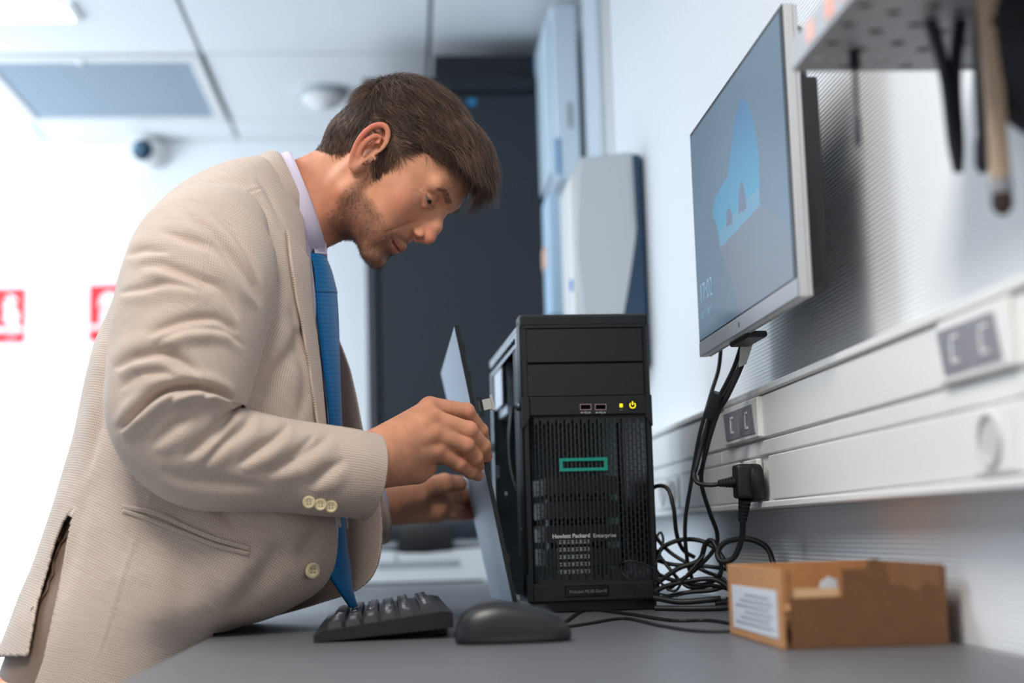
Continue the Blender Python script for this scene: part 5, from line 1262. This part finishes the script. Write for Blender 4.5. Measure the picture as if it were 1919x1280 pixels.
for s in (-1, 1):
    n = 40; t = rng.uniform(0, 1, n); yl = s*(20+24*t); xl_ = 92.5-10*np.clip(t-.4, 0, 1)**1.3*2.0; zl_ = 17.5+2.5*np.sin(pi*t)*-1.0+1.6
    ribbons(np.stack([xl_, yl, zl_], 1), np.stack([np.full(n, 1.), s*(t-.4)*.8, np.full(n, -.55)], 1)+rng.normal(0, .12, (n, 3)), rng.uniform(5, 8, n), np.full(n, .10), np.tile(C_((50, 36, 30)), (n, 1)), 'eyelashes', person, 3)
# eyeballs with iris
M_eye = mat('eye_white_shaded', (128, 112, 106), .3); M_iris = mat('iris', (52, 50, 46), .1, coat=.6); M_pup = mat('pupil', (8, 8, 8), .1)  # eye white greyed, shading under the lid put into its colour
for s in (-1, 1):
    c = np.array([78.4, s*31., 20.]); gz = np.array([.95, s*.05, -.27]); gz /= np.linalg.norm(gz)
    cw = h2w(c)[0]; gw = HR @ gz; k = HS
    e_ = MB().lathe([(12.4*k*sin(t), -12.4*k*cos(t)) for t in np.linspace(.01, pi-.01, 20)], cw, gw, 28).build('eyeball', M_eye, person, True)
    MB().lathe([(6.9*k, 10.4*k), (4.6*k, 11.7*k), (.001*k, 12.65*k)], cw, gw, 24).build('iris', M_iris, e_, True)
    MB().lathe([(2.4*k, 12.35*k), (.001*k, 12.8*k)], cw, gw, 16).build('pupil', M_pup, e_, True)
# nails
def nail(tip, ax, nr, L, W, name='fingernail'):
    ax = np.array(ax, float); ax /= np.linalg.norm(ax); nr = np.array(nr, float); nr -= ax*nr.dot(ax); nr /= np.linalg.norm(nr); sd_ = np.cross(ax, nr); V = []; nu, nv = 9, 7
    for i in range(nu):
        for j in range(nv):
            a = (i/(nu-1)-.5)*2; b_ = (j/(nv-1)-.5)*2; rr = 1-.25*max(0, b_)**3
            V.append(tip+ax*(L/2*b_*(1-.12*a*a))+sd_*(W/2*a*rr)+nr*(-.22*W*a*a))
    Fq_ = [(i*nv+j, (i+1)*nv+j, (i+1)*nv+j+1, i*nv+j+1) for i in range(nu-1) for j in range(nv-1)]
    o = nobj(name, V, Fq_, mat('nail', (222, 176, 160), .25, coat=.3), person, True); md = o.modifiers.new('thick', 'SOLIDIFY'); md.thickness = .0006; return o
tp = thL[0][-1]; a_ = thL[0][-1]-thL[0][-2]; nail(tp+np.array([0.001, -.0105, .004]), a_, (0, -1, .35), .012, .0125)
for f_ in fing[1:]:
    a_ = f_[0][-1]-f_[0][-2]; nail(f_[0][-1]+np.array([.0058, -.0030, -.001]), a_, (1, -.5, .1), .009, .009)

# ---- clothing lofts
ST = np.array([  # back px, front px, half width, centre Y
 (516, 300, 590, 446, .062, 1.868), (474, 305, 602, 500, .118, 1.866), (405, 330, 612, 560, .165, 1.863), (325, 380, 618, 640, .188, 1.86), (262, 455, 630, 735, .196, 1.86),
 (222, 560, 640, 840, .198, 1.86), (186, 680, 655, 940, .196, 1.86), (156, 790, 662, 1030, .196, 1.86), (122, 910, 634, 1100, .20, 1.86), (84, 1035, 552, 1146, .205, 1.86), (50, 1135, 432, 1195, .212, 1.86), (16, 1224, 406, 1285, .218, 1.86), (2, 1268, 396, 1345, .22, 1.86)], float)
NS = 260; NP = 340
T = spline(ST, NS)
Bk = np.array([at(r[0], r[1], r[5]) for r in T]); Fr = np.array([at(r[2], r[3], r[5]) for r in T]); Hw = T[:, 4]
def ring(Bk, Fr, Hw, ph, n=2.25, dr=0.):
    """ph: (NS,NP) angles, 0 = front, negative = near side"""
    c = (Bk+Fr)/2; A = (Fr-Bk)/2; La = np.linalg.norm(A, axis=1)[:, None]; A = A/La*(La+dr); cs, sn = np.cos(ph), np.sin(ph)
    ex = np.sign(cs)*np.abs(cs)**(2/n); ey = np.sign(sn)*np.abs(sn)**(2/n)
    return c[:, None]+ex[..., None]*A[:, None]+ey[..., None]*((Hw+dr)[:, None, None]*np.array([0, 1., 0]))
def grid_faces(nr, nc, closed=False):
    i = np.arange(nr*nc).reshape(nr, nc); a = i[:-1]; b = i[1:]
    if closed: return np.stack([a, np.roll(a, -1, 1), np.roll(b, -1, 1), b], -1).reshape(-1, 4)
    return np.stack([a[:, :-1], a[:, 1:], b[:, 1:], b[:, :-1]], -1).reshape(-1, 4)
def gnorm(G, closed=False):
    du = np.gradient(G, axis=1); dv = np.gradient(G, axis=0)
    if closed: du = (np.roll(G, -1, 1)-np.roll(G, 1, 1))/2
    n = np.cross(dv, du); return n/(np.linalg.norm(n, axis=2)[..., None]+1e-12)
def arc_uv(G):
    u = np.concatenate([np.zeros((G.shape[0], 1)), np.cumsum(np.linalg.norm(np.diff(G, axis=1), axis=2), 1)], 1); v = np.concatenate([np.zeros((1, G.shape[1])), np.cumsum(np.linalg.norm(np.diff(G, axis=0), axis=2), 0)], 0)
    return np.stack([u-u[:, [G.shape[1]//2]], v], -1)
def pdist(Q, pts):
    P = spline(pts, 40); dm = np.full(Q.shape[:-1], 1e9); tt = np.zeros(Q.shape[:-1])
    for i in range(len(P)-1):
        a = P[i]; b = P[i+1]-a; t = np.clip(((Q-a) @ b)/(b @ b+1e-9), 0, 1); d = np.linalg.norm(Q-a-t[..., None]*b, axis=-1); m = d < dm; dm = np.where(m, d, dm); tt = np.where(m, (i+t)/(len(P)-1), tt)
    return dm, tt
def pdist_s(Q, pts):
    P = spline(pts, 40); dm = np.full(Q.shape[:-1], 1e9); tt = np.zeros(Q.shape[:-1]); sg = np.ones(Q.shape[:-1])
    for i in range(len(P)-1):
        a = P[i]; b = P[i+1]-a; q = Q-a; t = np.clip((q @ b)/(b @ b+1e-9), 0, 1); d = np.linalg.norm(q-t[..., None]*b, axis=-1); m = d < dm; dm = np.where(m, d, dm); tt = np.where(m, (i+t)/(len(P)-1), tt); sg = np.where(m, np.sign(b[0]*q[..., 1]-b[1]*q[..., 0]), sg)
    return dm*sg, tt
def folds(G, N, flist, mask):
    """valleys (positive depth) and ridges (negative) along lines seen from the near side; width in px"""
    Q = proj(G.reshape(-1, 3)).reshape(G.shape[0], G.shape[1], 2); D = np.zeros(G.shape[:2])
    for pts, w_, d_ in flist:
        sd_, t = pdist_s(Q, pts); taper = np.sin(np.clip(t, .001, .999)*pi)**.7; w_ = w_*(.75+.5*taper)
        D += -d_*.00135*taper*(np.exp(-(sd_/(w_*.85))**2)-.75*np.exp(-((sd_-2.0*w_)/(w_*1.7))**2)-.25*np.exp(-((sd_+2.2*w_)/(w_*1.5))**2))
    return G+N*(D*mask)[..., None]
rr_ = np.random.default_rng(3)
def lumps(G, N, amp, sc, seed):
    r = np.random.default_rng(seed); D = np.zeros(G.shape[:2])
    for k in range(7):
        v = r.normal(0, 1, 3); v /= np.linalg.norm(v); D += np.sin((G @ v)*2*pi/(sc*r.uniform(.7, 1.5))+r.uniform(0, 6))/7
    return G+N*(amp*D)[..., None]
ph0 = np.interp(np.linspace(0, 1, NS), [0, .11, .275, .46, .57, .665, .755, 1], [radians(a) for a in (60, 46, 33, 29, 27, 23, 24, 38)])
s_ = np.linspace(0, 1, NP)
PH = -ph0[:, None]-(2*pi-2*ph0[:, None])*s_[None]       # from near front edge round the back to the far front edge
G = ring(Bk, Fr, Hw, PH); N = gnorm(G)
if (N[NS//2, NP//4] @ np.array([0, -1, 0])) < 0: N = -N
near = np.clip(-(G[..., 1]-1.86)/.06+.4, 0, 1)
TF = [(((572, 610), (540, 665), (500, 720), (470, 760)), 14, 5), (((545, 560), (560, 640), (572, 720), (560, 790)), 12, 3.5), (((600, 640), (606, 700), (612, 780)), 8, 2.5),
      (((530, 1010), (505, 1060), (470, 1110), (430, 1150)), 20, 6), (((600, 985), (580, 1020), (560, 1050)), 16, 4), (((330, 1010), (345, 1080), (330, 1180)), 26, 3),
      (((380, 925), (420, 960), (450, 1000)), 14, 3), (((505, 470), (520, 540), (515, 600)), 9, 3), (((235, 480), (205, 600), (200, 700), (185, 800), (160, 900)), 9, 4), (((170, 900), (140, 1020), (110, 1140)), 10, 2),
      (((380, 345), (430, 340), (480, 352)), 8, 1.5), (((440, 372), (470, 360), (495, 352)), 2.5, 1.2), (((478, 330), (500, 360), (520, 400), (534, 422)), 5, 2),
      (((296, 915), (288, 935), (278, 953)), 2.2, 1.2), (((269, 985), (257, 1019), (230, 1102), (206, 1180), (180, 1250)), 2.4, 1.5), (((465, 950), (457, 980), (447, 1013)), 2.2, 1.2), (((556, 560), (578, 660), (590, 760)), 3, 2.4)]
far_w = np.clip((s_-.86)/.14, 0, 1)**1.3; lv = np.interp(np.linspace(0, 1, NS), [.15, .30, .5, .7, .80, .9], [0, .035, .055, .050, .02, 0]); G[..., 0] += lv[:, None]*far_w[None]
G = lumps(G, N, .0022, .09, 5); G = folds(G, N, TF, near)
def clampdesk(G):
    m = (G[..., 0] > -.238) & (G[..., 2] < ZD+.003); hi = m & (G[..., 2] > ZD-.06); G[..., 2] = np.where(hi, ZD+.003, G[..., 2]); G[..., 0] = np.where(m & ~hi, -.238, G[..., 0]); return G
uvT = arc_uv(G); G = clampdesk(G)
# side vent: open wedge where the lining shows
Fg = grid_faces(NS, NP); Q = proj(G.reshape(-1, 3)); cen = Q[Fg].mean(1); cenY = G.reshape(-1, 3)[Fg][:, :, 1].mean(1)
wedge = [(137, 951), (118, 975), (100, 1020), (86, 1070), (68, 1130), (48, 1240), (64, 1285), (80, 1240), (110, 1100), (126, 1010)]
cut = (inpoly(cen[:, 0], cen[:, 1], wedge) & (cenY < 1.86)) | ((cen[:, 0] < 62) & (cen[:, 1] > 1229))
bset = np.intersect1d(np.unique(Fg[cut]), np.unique(Fg[~cut])); Gf = G.reshape(-1, 3)
polys = [np.array(wedge, float), np.array([(-60, 1229), (64, 1229), (64, 1290)], float)]
for v_ in bset:
    q = Q[v_]; best = None
    for P_ in polys:
        for i in range(len(P_)-1):
            a = P_[i]; b_ = P_[i+1]-a; t = np.clip((q-a) @ b_/(b_ @ b_), 0, 1); c_ = a+t*b_; d = np.hypot(*(q-c_))
            if best is None or d < best[0]: best = (d, c_)
    if best[0] < 8: Gf[v_] = at(best[1][0], best[1][1], Gf[v_][1])
G = Gf.reshape(G.shape)
jk = nobj('jacket', G.reshape(-1, 3), Fg[~cut], M_jacket, person, True, uv=uvT.reshape(-1, 2))
md = jk.modifiers.new('thick', 'SOLIDIFY'); md.thickness = .0024; md.offset = -1
Gt = G.copy()
def on_grid(Gd, px, py, ymax=1.86):
    Qg = proj(Gd.reshape(-1, 3)); d = np.hypot(Qg[:, 0]-px, Qg[:, 1]-py); d[Gd.reshape(-1, 3)[:, 1] > ymax] = 1e9; k = d.argmin(); return k
Gn = gnorm(G)
if (Gn[NS//2, NP//4] @ np.array([0, -1, 0])) < 0: Gn = -Gn
# lining sheet inside
i0 = int(NS*.62); Gl = clampdesk(ring(Bk, Fr, Hw, PH, dr=-.010)[i0:-14, ::3])
nobj('jacket_lining', Gl.reshape(-1, 3), grid_faces(Gl.shape[0], Gl.shape[1]), M_lining, jk, True)
lb_ = MB()
for k, off in enumerate((0, 14, 27)):
    pts = [at(104+off*.8+6*sin(t*9+k), 1010+t*190, 0) if False else None for t in (0,)]
M_ls = mat('lining_stripe', (96, 72, 56), .6)
def on_side(px, py, Gd, push=0.):
    k = on_grid(Gd, px, py, 1.87); Nn = Gn_l.reshape(-1, 3)[k]; return Gd.reshape(-1, 3)[k]+Nn*push
Gn_l = gnorm(Gl)
if (Gn_l[20, Gl.shape[1]//4] @ np.array([0, -1, 0])) < 0: Gn_l = -Gn_l
for k, off in enumerate((-8, 2, 12)):
    pts = [on_side(118+off-70*t+3*sin(t*11+k), 990+190*t, Gl, .002) for t in np.linspace(0, 1, 14)]
    MB().tube(spline(pts, 40), .0016, 6).build('lining_stripe', M_ls, jk, True)
# shirt body
PS = np.linspace(0, 2*pi, 120, endpoint=False)
Gs = ring(Bk, Fr, Hw, np.tile(PS, (NS, 1)), dr=-.018)[8:int(NS*.90):2]
Gs = clampdesk(lumps(Gs, gnorm(Gs, True), .004, .06, 9))
nobj('shirt', Gs.reshape(-1, 3), grid_faces(Gs.shape[0], Gs.shape[1], True), M_shirt, person, True)
# strip draped on the torso surface: offset from the near or far front edge
def strip(name, i0, i1, wfun, off, m, side=-1, thick=.003, nc=14, edge=0.):
    R_ = []
    for i in range(i0, i1):
        t = (i-i0)/(i1-1-i0); w_ = wfun(t); La = max(np.linalg.norm(Fr[i]-Bk[i])/2, .05); row = []
        for j in range(nc):
            a = ph0[i]-edge/La+w_*j/(nc-1)/La; row.append(side*a)
        R_.append(row)
    g_ = ring(Bk[i0:i1], Fr[i0:i1], Hw[i0:i1], np.array(R_), dr=off); 
    uv_ = arc_uv(g_); o = nobj(name, g_.reshape(-1, 3), grid_faces(g_.shape[0], nc), m, jk, True, uv=uv_.reshape(-1, 2)[:, ::-1]); md = o.modifiers.new('thick', 'SOLIDIFY'); md.thickness = thick; md.offset = 0; return o
iA, iB = int(NS*.145), int(NS*.555)
for sd in (-1, 1):
    strip('lapel', iA, iB, lambda t: .038*(1-t)**.75+.008*(1-t)+.0015, .0065, M_jacket, sd)
# collar bands
def band(name, rows, m, parent, a0, a1, hw, Yc, thick=.003, nc=90, n=2.0):
    """rows: list of (back px,py, front px,py, halfwidth)"""
    R_ = spline(np.array(rows, float), 26); B_ = np.array([at(r[0], r[1], Yc) for r in R_]); F_ = np.array([at(r[2], r[3], Yc) for r in R_]); H_ = R_[:, 4]
    ph = np.tile(np.linspace(a0, a1, nc), (len(R_), 1)); g_ = ring(B_, F_, H_, ph, n); uv_ = arc_uv(g_)
    o = nobj(name, g_.reshape(-1, 3), grid_faces(len(R_), nc), m, parent, True, uv=uv_.reshape(-1, 2)); md = o.modifiers.new('thick', 'SOLIDIFY'); md.thickness = thick; md.offset = 0; return o
band('jacket_collar', [(478, 316, 580, 470, .098), (488, 300, 584, 452, .090), (500, 292, 590, 440, .080), (514, 289, 594, 436, .072), (524, 293, 594, 440, .070)], M_jacket, jk, radians(44), radians(316), 0, 1.868)
band('shirt_collar', [(502, 322, 580, 488, .078), (522, 298, 604, 478, .070), (538, 288, 612, 464, .064), (546, 290, 609, 448, .061)], M_shirt, person, radians(6), radians(354), 0, 1.868, .002)
for sd in (-1, 1):
    yk = 1.868+sd*.020
    P_ = [at(586, 440, yk-.02*0), at(611, 452, yk), at(613, 486 if sd > 0 else 476, yk-sd*.004), at(590, 474, yk+sd*.016)]
    n_ = np.cross(P_[1]-P_[0], P_[3]-P_[0]); n_ /= np.linalg.norm(n_); slab('collar_point', P_, n_, .002, M_shirt, person)
# tie
TI = [  # left px, right px, y, yl, yr(depth)
 (578, 607, 474, 1.846, 1.876), (585, 618, 505, 1.842, 1.882), (588, 628, 545, 1.838, 1.884), (590, 628, 552, 1.836, 1.884), (594, 631, 600, 1.835, 1.882), (604, 633, 680, 1.834, 1.88), (616, 634, 780, 1.832, 1.88),
 (618, 637, 880, 1.830, 1.88), (616, 642, 970, 1.830, 1.885), (608, 648, 1030, 1.830, 1.89), (612, 655, 1070, 1.830, 1.895), (632, 657, 1105, 1.84, 1.892), (654, 660, 1138, 1.865, 1.875)]
TI = spline(np.array(TI, float), 150); rows_ = []
for i, r in enumerate(TI):
    a = at(r[0], r[2], r[3]-.018); b_ = at(r[1], r[2]+2, r[4]); n_ = np.cross(b_-a, (0, 0, 1.)); n_ /= np.linalg.norm(n_)+1e-9
    if n_[1] > 0: n_ = -n_
    rows_.append([a+(b_-a)*t+n_*(.007*sin(pi*t)) for t in np.linspace(0, 1, 12)])
g_ = np.array(rows_); uv_ = arc_uv(g_)
kn_ = 30
o = nobj('necktie', g_[kn_-8:].reshape(-1, 3), grid_faces(150-kn_+8, 12), M_tie, person, True, uv=uv_[kn_-8:].reshape(-1, 2)); md = o.modifiers.new('thick', 'SOLIDIFY'); md.thickness = .003
gk = g_[:kn_+2].copy(); gk += (np.array([.003, -.006, 0])*np.sin(np.linspace(.15, 1, kn_+2)*pi*.75)[:, None, None])
gk2 = gk[:, ::-1]+np.array([-.001, .026, 0]); gkk = np.concatenate([gk, gk2], 1); uvk = arc_uv(gkk)
nobj('tie_knot', gkk.reshape(-1, 3), grid_faces(kn_+2, 24, True), M_tie, o, True, uv=uvk.reshape(-1, 2))

# sleeves
def sleeve(st, n, nc, flist, name, ymask, seed, cuffY=True, ecc=1.0):
    R_ = spline(np.array(st, float), n); Cn = np.array([at(r[0], r[1], r[2]) for r in R_]); Ra = R_[:, 3]
    Tn = np.gradient(Cn, axis=0)
    for _ in range(6): Tn[1:-1] = (Tn[:-2]+Tn[1:-1]*2+Tn[2:])/4
    Tn /= np.linalg.norm(Tn, axis=1)[:, None]
    Nn = np.zeros_like(Cn); Nn[0] = np.cross(Tn[0], (0, -1, 0)); Nn[0] /= np.linalg.norm(Nn[0])
    for i in range(1, n): v = Nn[i-1]-Tn[i]*(Nn[i-1] @ Tn[i]); Nn[i] = v/np.linalg.norm(v)
    Bn = np.cross(Tn, Nn); a = np.linspace(0, 2*pi, nc, endpoint=False)-pi/2
    G = Cn[:, None]+Ra[:, None, None]*(np.cos(a)[None, :, None]*Nn[:, None]+np.sin(a)[None, :, None]*Bn[:, None]*ecc)
    N = G-Cn[:, None]; N /= np.linalg.norm(N, axis=2)[..., None]
    G = lumps(G, N, .003, .08, seed); fac = np.clip(-(N[..., 1])*1.6+.35, 0, 1)
    if flist: G = folds(G, N, flist, fac)
    return G, N, Cn, Tn
SR = [(446, 402, 1.735, .030), (426, 418, 1.71, .055), (402, 445, 1.69, .076), (382, 490, 1.67, .086), (368, 545, 1.655, .0890), (357, 600, 1.645, .0885), (345, 655, 1.635, .085), (334, 715, 1.628, .0815), (328, 772, 1.625, .0765), (346, 822, 1.63, .0700), (390, 850, 1.64, .0635), (450, 862, 1.655, .0585), (520, 872, 1.675, .0555), (590, 879, 1.69, .0538), (650, 886, 1.70, .0530), (697, 893, 1.712, .0525)]
FR = [(((349, 401), (394, 437), (433, 482), (472, 533), (490, 575)), 8, 4.5), (((301, 432), (349, 449), (391, 463), (419, 482), (447, 519), (478, 561)), 8, 4.5), (((400, 400), (440, 440), (470, 490), (488, 530)), 6, 3),
 (((262, 500), (300, 496), (338, 511), (377, 526), (414, 545), (448, 600)), 9, 6), (((222, 550), (270, 540), (307, 533), (349, 540), (372, 552)), 7, 4), (((235, 480), (270, 470), (320, 475)), 7, 3),
 (((278, 632), (300, 618), (338, 604), (370, 598), (405, 600), (447, 625)), 9, 7), (((289, 650), (320, 632), (352, 620), (417, 621), (461, 652)), 6, 3.5),
 (((214, 692), (236, 678), (258, 668), (305, 661), (342, 678), (374, 706)), 9, 7), (((222, 730), (260, 705), (300, 700), (330, 708)), 7, 3),
 (((222, 806), (240, 790), (258, 772), (299, 737), (342, 726), (380, 727), (411, 736), (437, 750)), 7, 15), (((317, 762), (327, 746), (345, 737), (360, 736)), 5, 4.5), (((372, 748), (384, 738), (400, 736)), 5, 3),
 (((283, 837), (300, 820), (320, 803), (340, 788), (355, 773)), 9, 4.5), (((345, 858), (372, 836), (399, 812), (424, 785), (442, 756)), 9, 5.5), (((380, 872), (405, 845), (430, 822), (458, 800), (474, 772)), 8, 4.5),
 (((446, 872), (470, 852), (492, 837), (520, 818), (542, 795)), 8, 5.5), (((500, 890), (530, 872), (560, 856), (592, 837), (622, 812)), 9, 5), (((578, 915), (600, 893), (620, 878), (648, 860)), 9, 4), (((545, 855), (570, 835), (590, 815)), 6, 2.5), (((300, 880), (340, 895), (420, 905), (500, 915)), 12, 3)]
SG, SN, SC, ST_ = sleeve(SR, 330, 240, FR, 'sleeve', None, 11, ecc=.92)
o_s = nobj('sleeve', SG.reshape(-1, 3), grid_faces(330, 240, True), M_jacket, jk, True, uv=arc_uv(SG).reshape(-1, 2)); md = o_s.modifiers.new('thick', 'SOLIDIFY'); md.thickness = .0028; md.offset = -1
SLs = [(470, 430, 2.00, .05), (455, 480, 2.03, .078), (440, 560, 2.06, .082), (425, 660, 2.09, .078), (420, 760, 2.11, .073), (430, 850, 2.12, .068), (470, 920, 2.12, .060), (540, 950, 2.12, .056), (620, 962, 2.125, .052), (690, 960, 2.135, .049), (703, 958, 2.138, .048)]
LG, LN_, LC_, LT = sleeve(SLs, 160, 100, None, 'sleeve', None, 21)
o_l = nobj('sleeve', LG.reshape(-1, 3), grid_faces(160, 100, True), M_jacket, jk, True, uv=arc_uv(LG).reshape(-1, 2)); md = o_l.modifiers.new('thick', 'SOLIDIFY'); md.thickness = .0028; md.offset = -1
# shirt cuffs
def cuff(P, r0, r1):
    m_ = MB(); m_.tube(P, [r0, r1], 40, False); o = m_.build('shirt_cuff', M_shirt, person, True); md = o.modifiers.new('thick', 'SOLIDIFY'); md.thickness = .0025; return o
cuff([at(672, 956, 2.13), at(712, 951, 2.142)], .040, .039); cuff([at(640, 884, 1.70), at(694, 892, 1.712)], .040, .039)
# buttons
def button(p, n_, r, parent, name='button'):
    n_ = np.array(n_)/np.linalg.norm(n_); m_ = MB(); m_.lathe([(r*.9, -.0012), (r, 0), (r, .0016), (r*.93, .0026), (r*.72, .0030), (r*.62, .0022), (.0001, .0020)], p, n_, 24)
    o = m_.build(name, M_button, parent, True); t = np.cross(n_, (0, 0, 1)); t /= np.linalg.norm(t); u_ = np.cross(n_, t)
    h = MB()
    for a, c in ((-1, -1), (1, -1), (-1, 1), (1, 1)): h.lathe([(r*.10, 0), (r*.10, .0004)], np.array(p)+n_*.0021+t*a*r*.22+u_*c*r*.22, n_, 8)
    h.build('button_holes', mat('hole_brown', (120, 96, 62), .7), o); return o
for px, py in ((579, 938), (600, 942), (621, 946)):
    k = on_grid(SG, px, py, 1.70); button(SG.reshape(-1, 3)[k]+SN.reshape(-1, 3)[k]*.002, SN.reshape(-1, 3)[k]*np.array([1, 1, .35])+np.array([0, -.5, 0]), .0075, o_s)
k = on_grid(Gt, 584, 1069, 1.86); pb_ = Gt.reshape(-1, 3)[k]; button(at(585, 1069, pb_[1]-.006), (.55, -.80, -.1), .0098, jk)
# pocket welts
def welt(pts, w_, name, push=.0018):
    L_ = spline(np.array(pts, float), 60); P_ = []
    for p in L_:
        k = on_grid(Gt, p[0], p[1], 1.86); q = Gt.reshape(-1, 3)[k]; qq_ = at(p[0], p[1], q[1]); P_.append(qq_+Gn.reshape(-1, 3)[k]*push)
    P_ = np.array(P_)
    for _ in range(4): P_[1:-1] = (P_[:-2]+2*P_[1:-1]+P_[2:])/4
    g2 = []
    for i, p in enumerate(P_):
        t = P_[min(i+1, 59)]-P_[max(i-1, 0)]; t /= np.linalg.norm(t); up = np.cross(t, (0, -1., 0)); up /= np.linalg.norm(up)
        g2.append([p+up*w_*a for a in (-1, -.6, 0, .6, 1)])
    g2 = np.array(g2); g2[:, 0] -= 0; g2[:, [1, 2, 3], 1] -= .0012
    o = nobj(name, g2.reshape(-1, 3), grid_faces(60, 5), M_jacket, jk, True, uv=arc_uv(g2).reshape(-1, 2)); md = o.modifiers.new('thick', 'SOLIDIFY'); md.thickness = .002; return o
welt(((231, 950), (290, 962), (350, 988), (410, 1012), (467, 1029)), .0030, 'pocket_welt'); welt(((231, 957), (285, 975), (350, 1001), (410, 1024), (466, 1038)), .0026, 'pocket_welt')
# trousers and shoes
tr_ = SDF((-1.05, 1.60, .05), (-.235, 2.12, 1.0), .009)
tr_.ell(hipc+np.array([.02, 0, -.02]), (.125, .165, .12), .04)
for s in (-1, 1):
    hp = hipc+np.array([0, s*.085, -.03]); kn = np.array([hipc[0]+.06, 1.86+s*.11, .47]); an = np.array([hipc[0]-.03, 1.86+s*.13, .10])
    tr_.cap(hp, kn, .100, .073, .03); tr_.cap(kn, an, .073, .066, .02)
tv, tf_ = tr_.mesh(1); nobj('trousers', tv, tf_, M_trous, person, True)
for s in (-1, 1):
    an = np.array([hipc[0]-.03, 1.86+s*.13, .0]); sdf = SDF(an+(-.10, -.08, -.002), an+(.26, .08, .13), .006)
    sdf.cap(an+(-.02, 0, .075), an+(-.03, 0, .045), .042, .042, .02); sdf.cap(an+(-.03, 0, .042), an+(.17, s*.01, .036), .044, .036, .03); sdf.ell(an+(.16, s*.01, .032), (.062, .048, .032), .02)
    sv, sf = sdf.mesh(1); sv[:, 2] = np.maximum(sv[:, 2], .001); nobj('shoe', sv, sf, M_shoe, person, True)
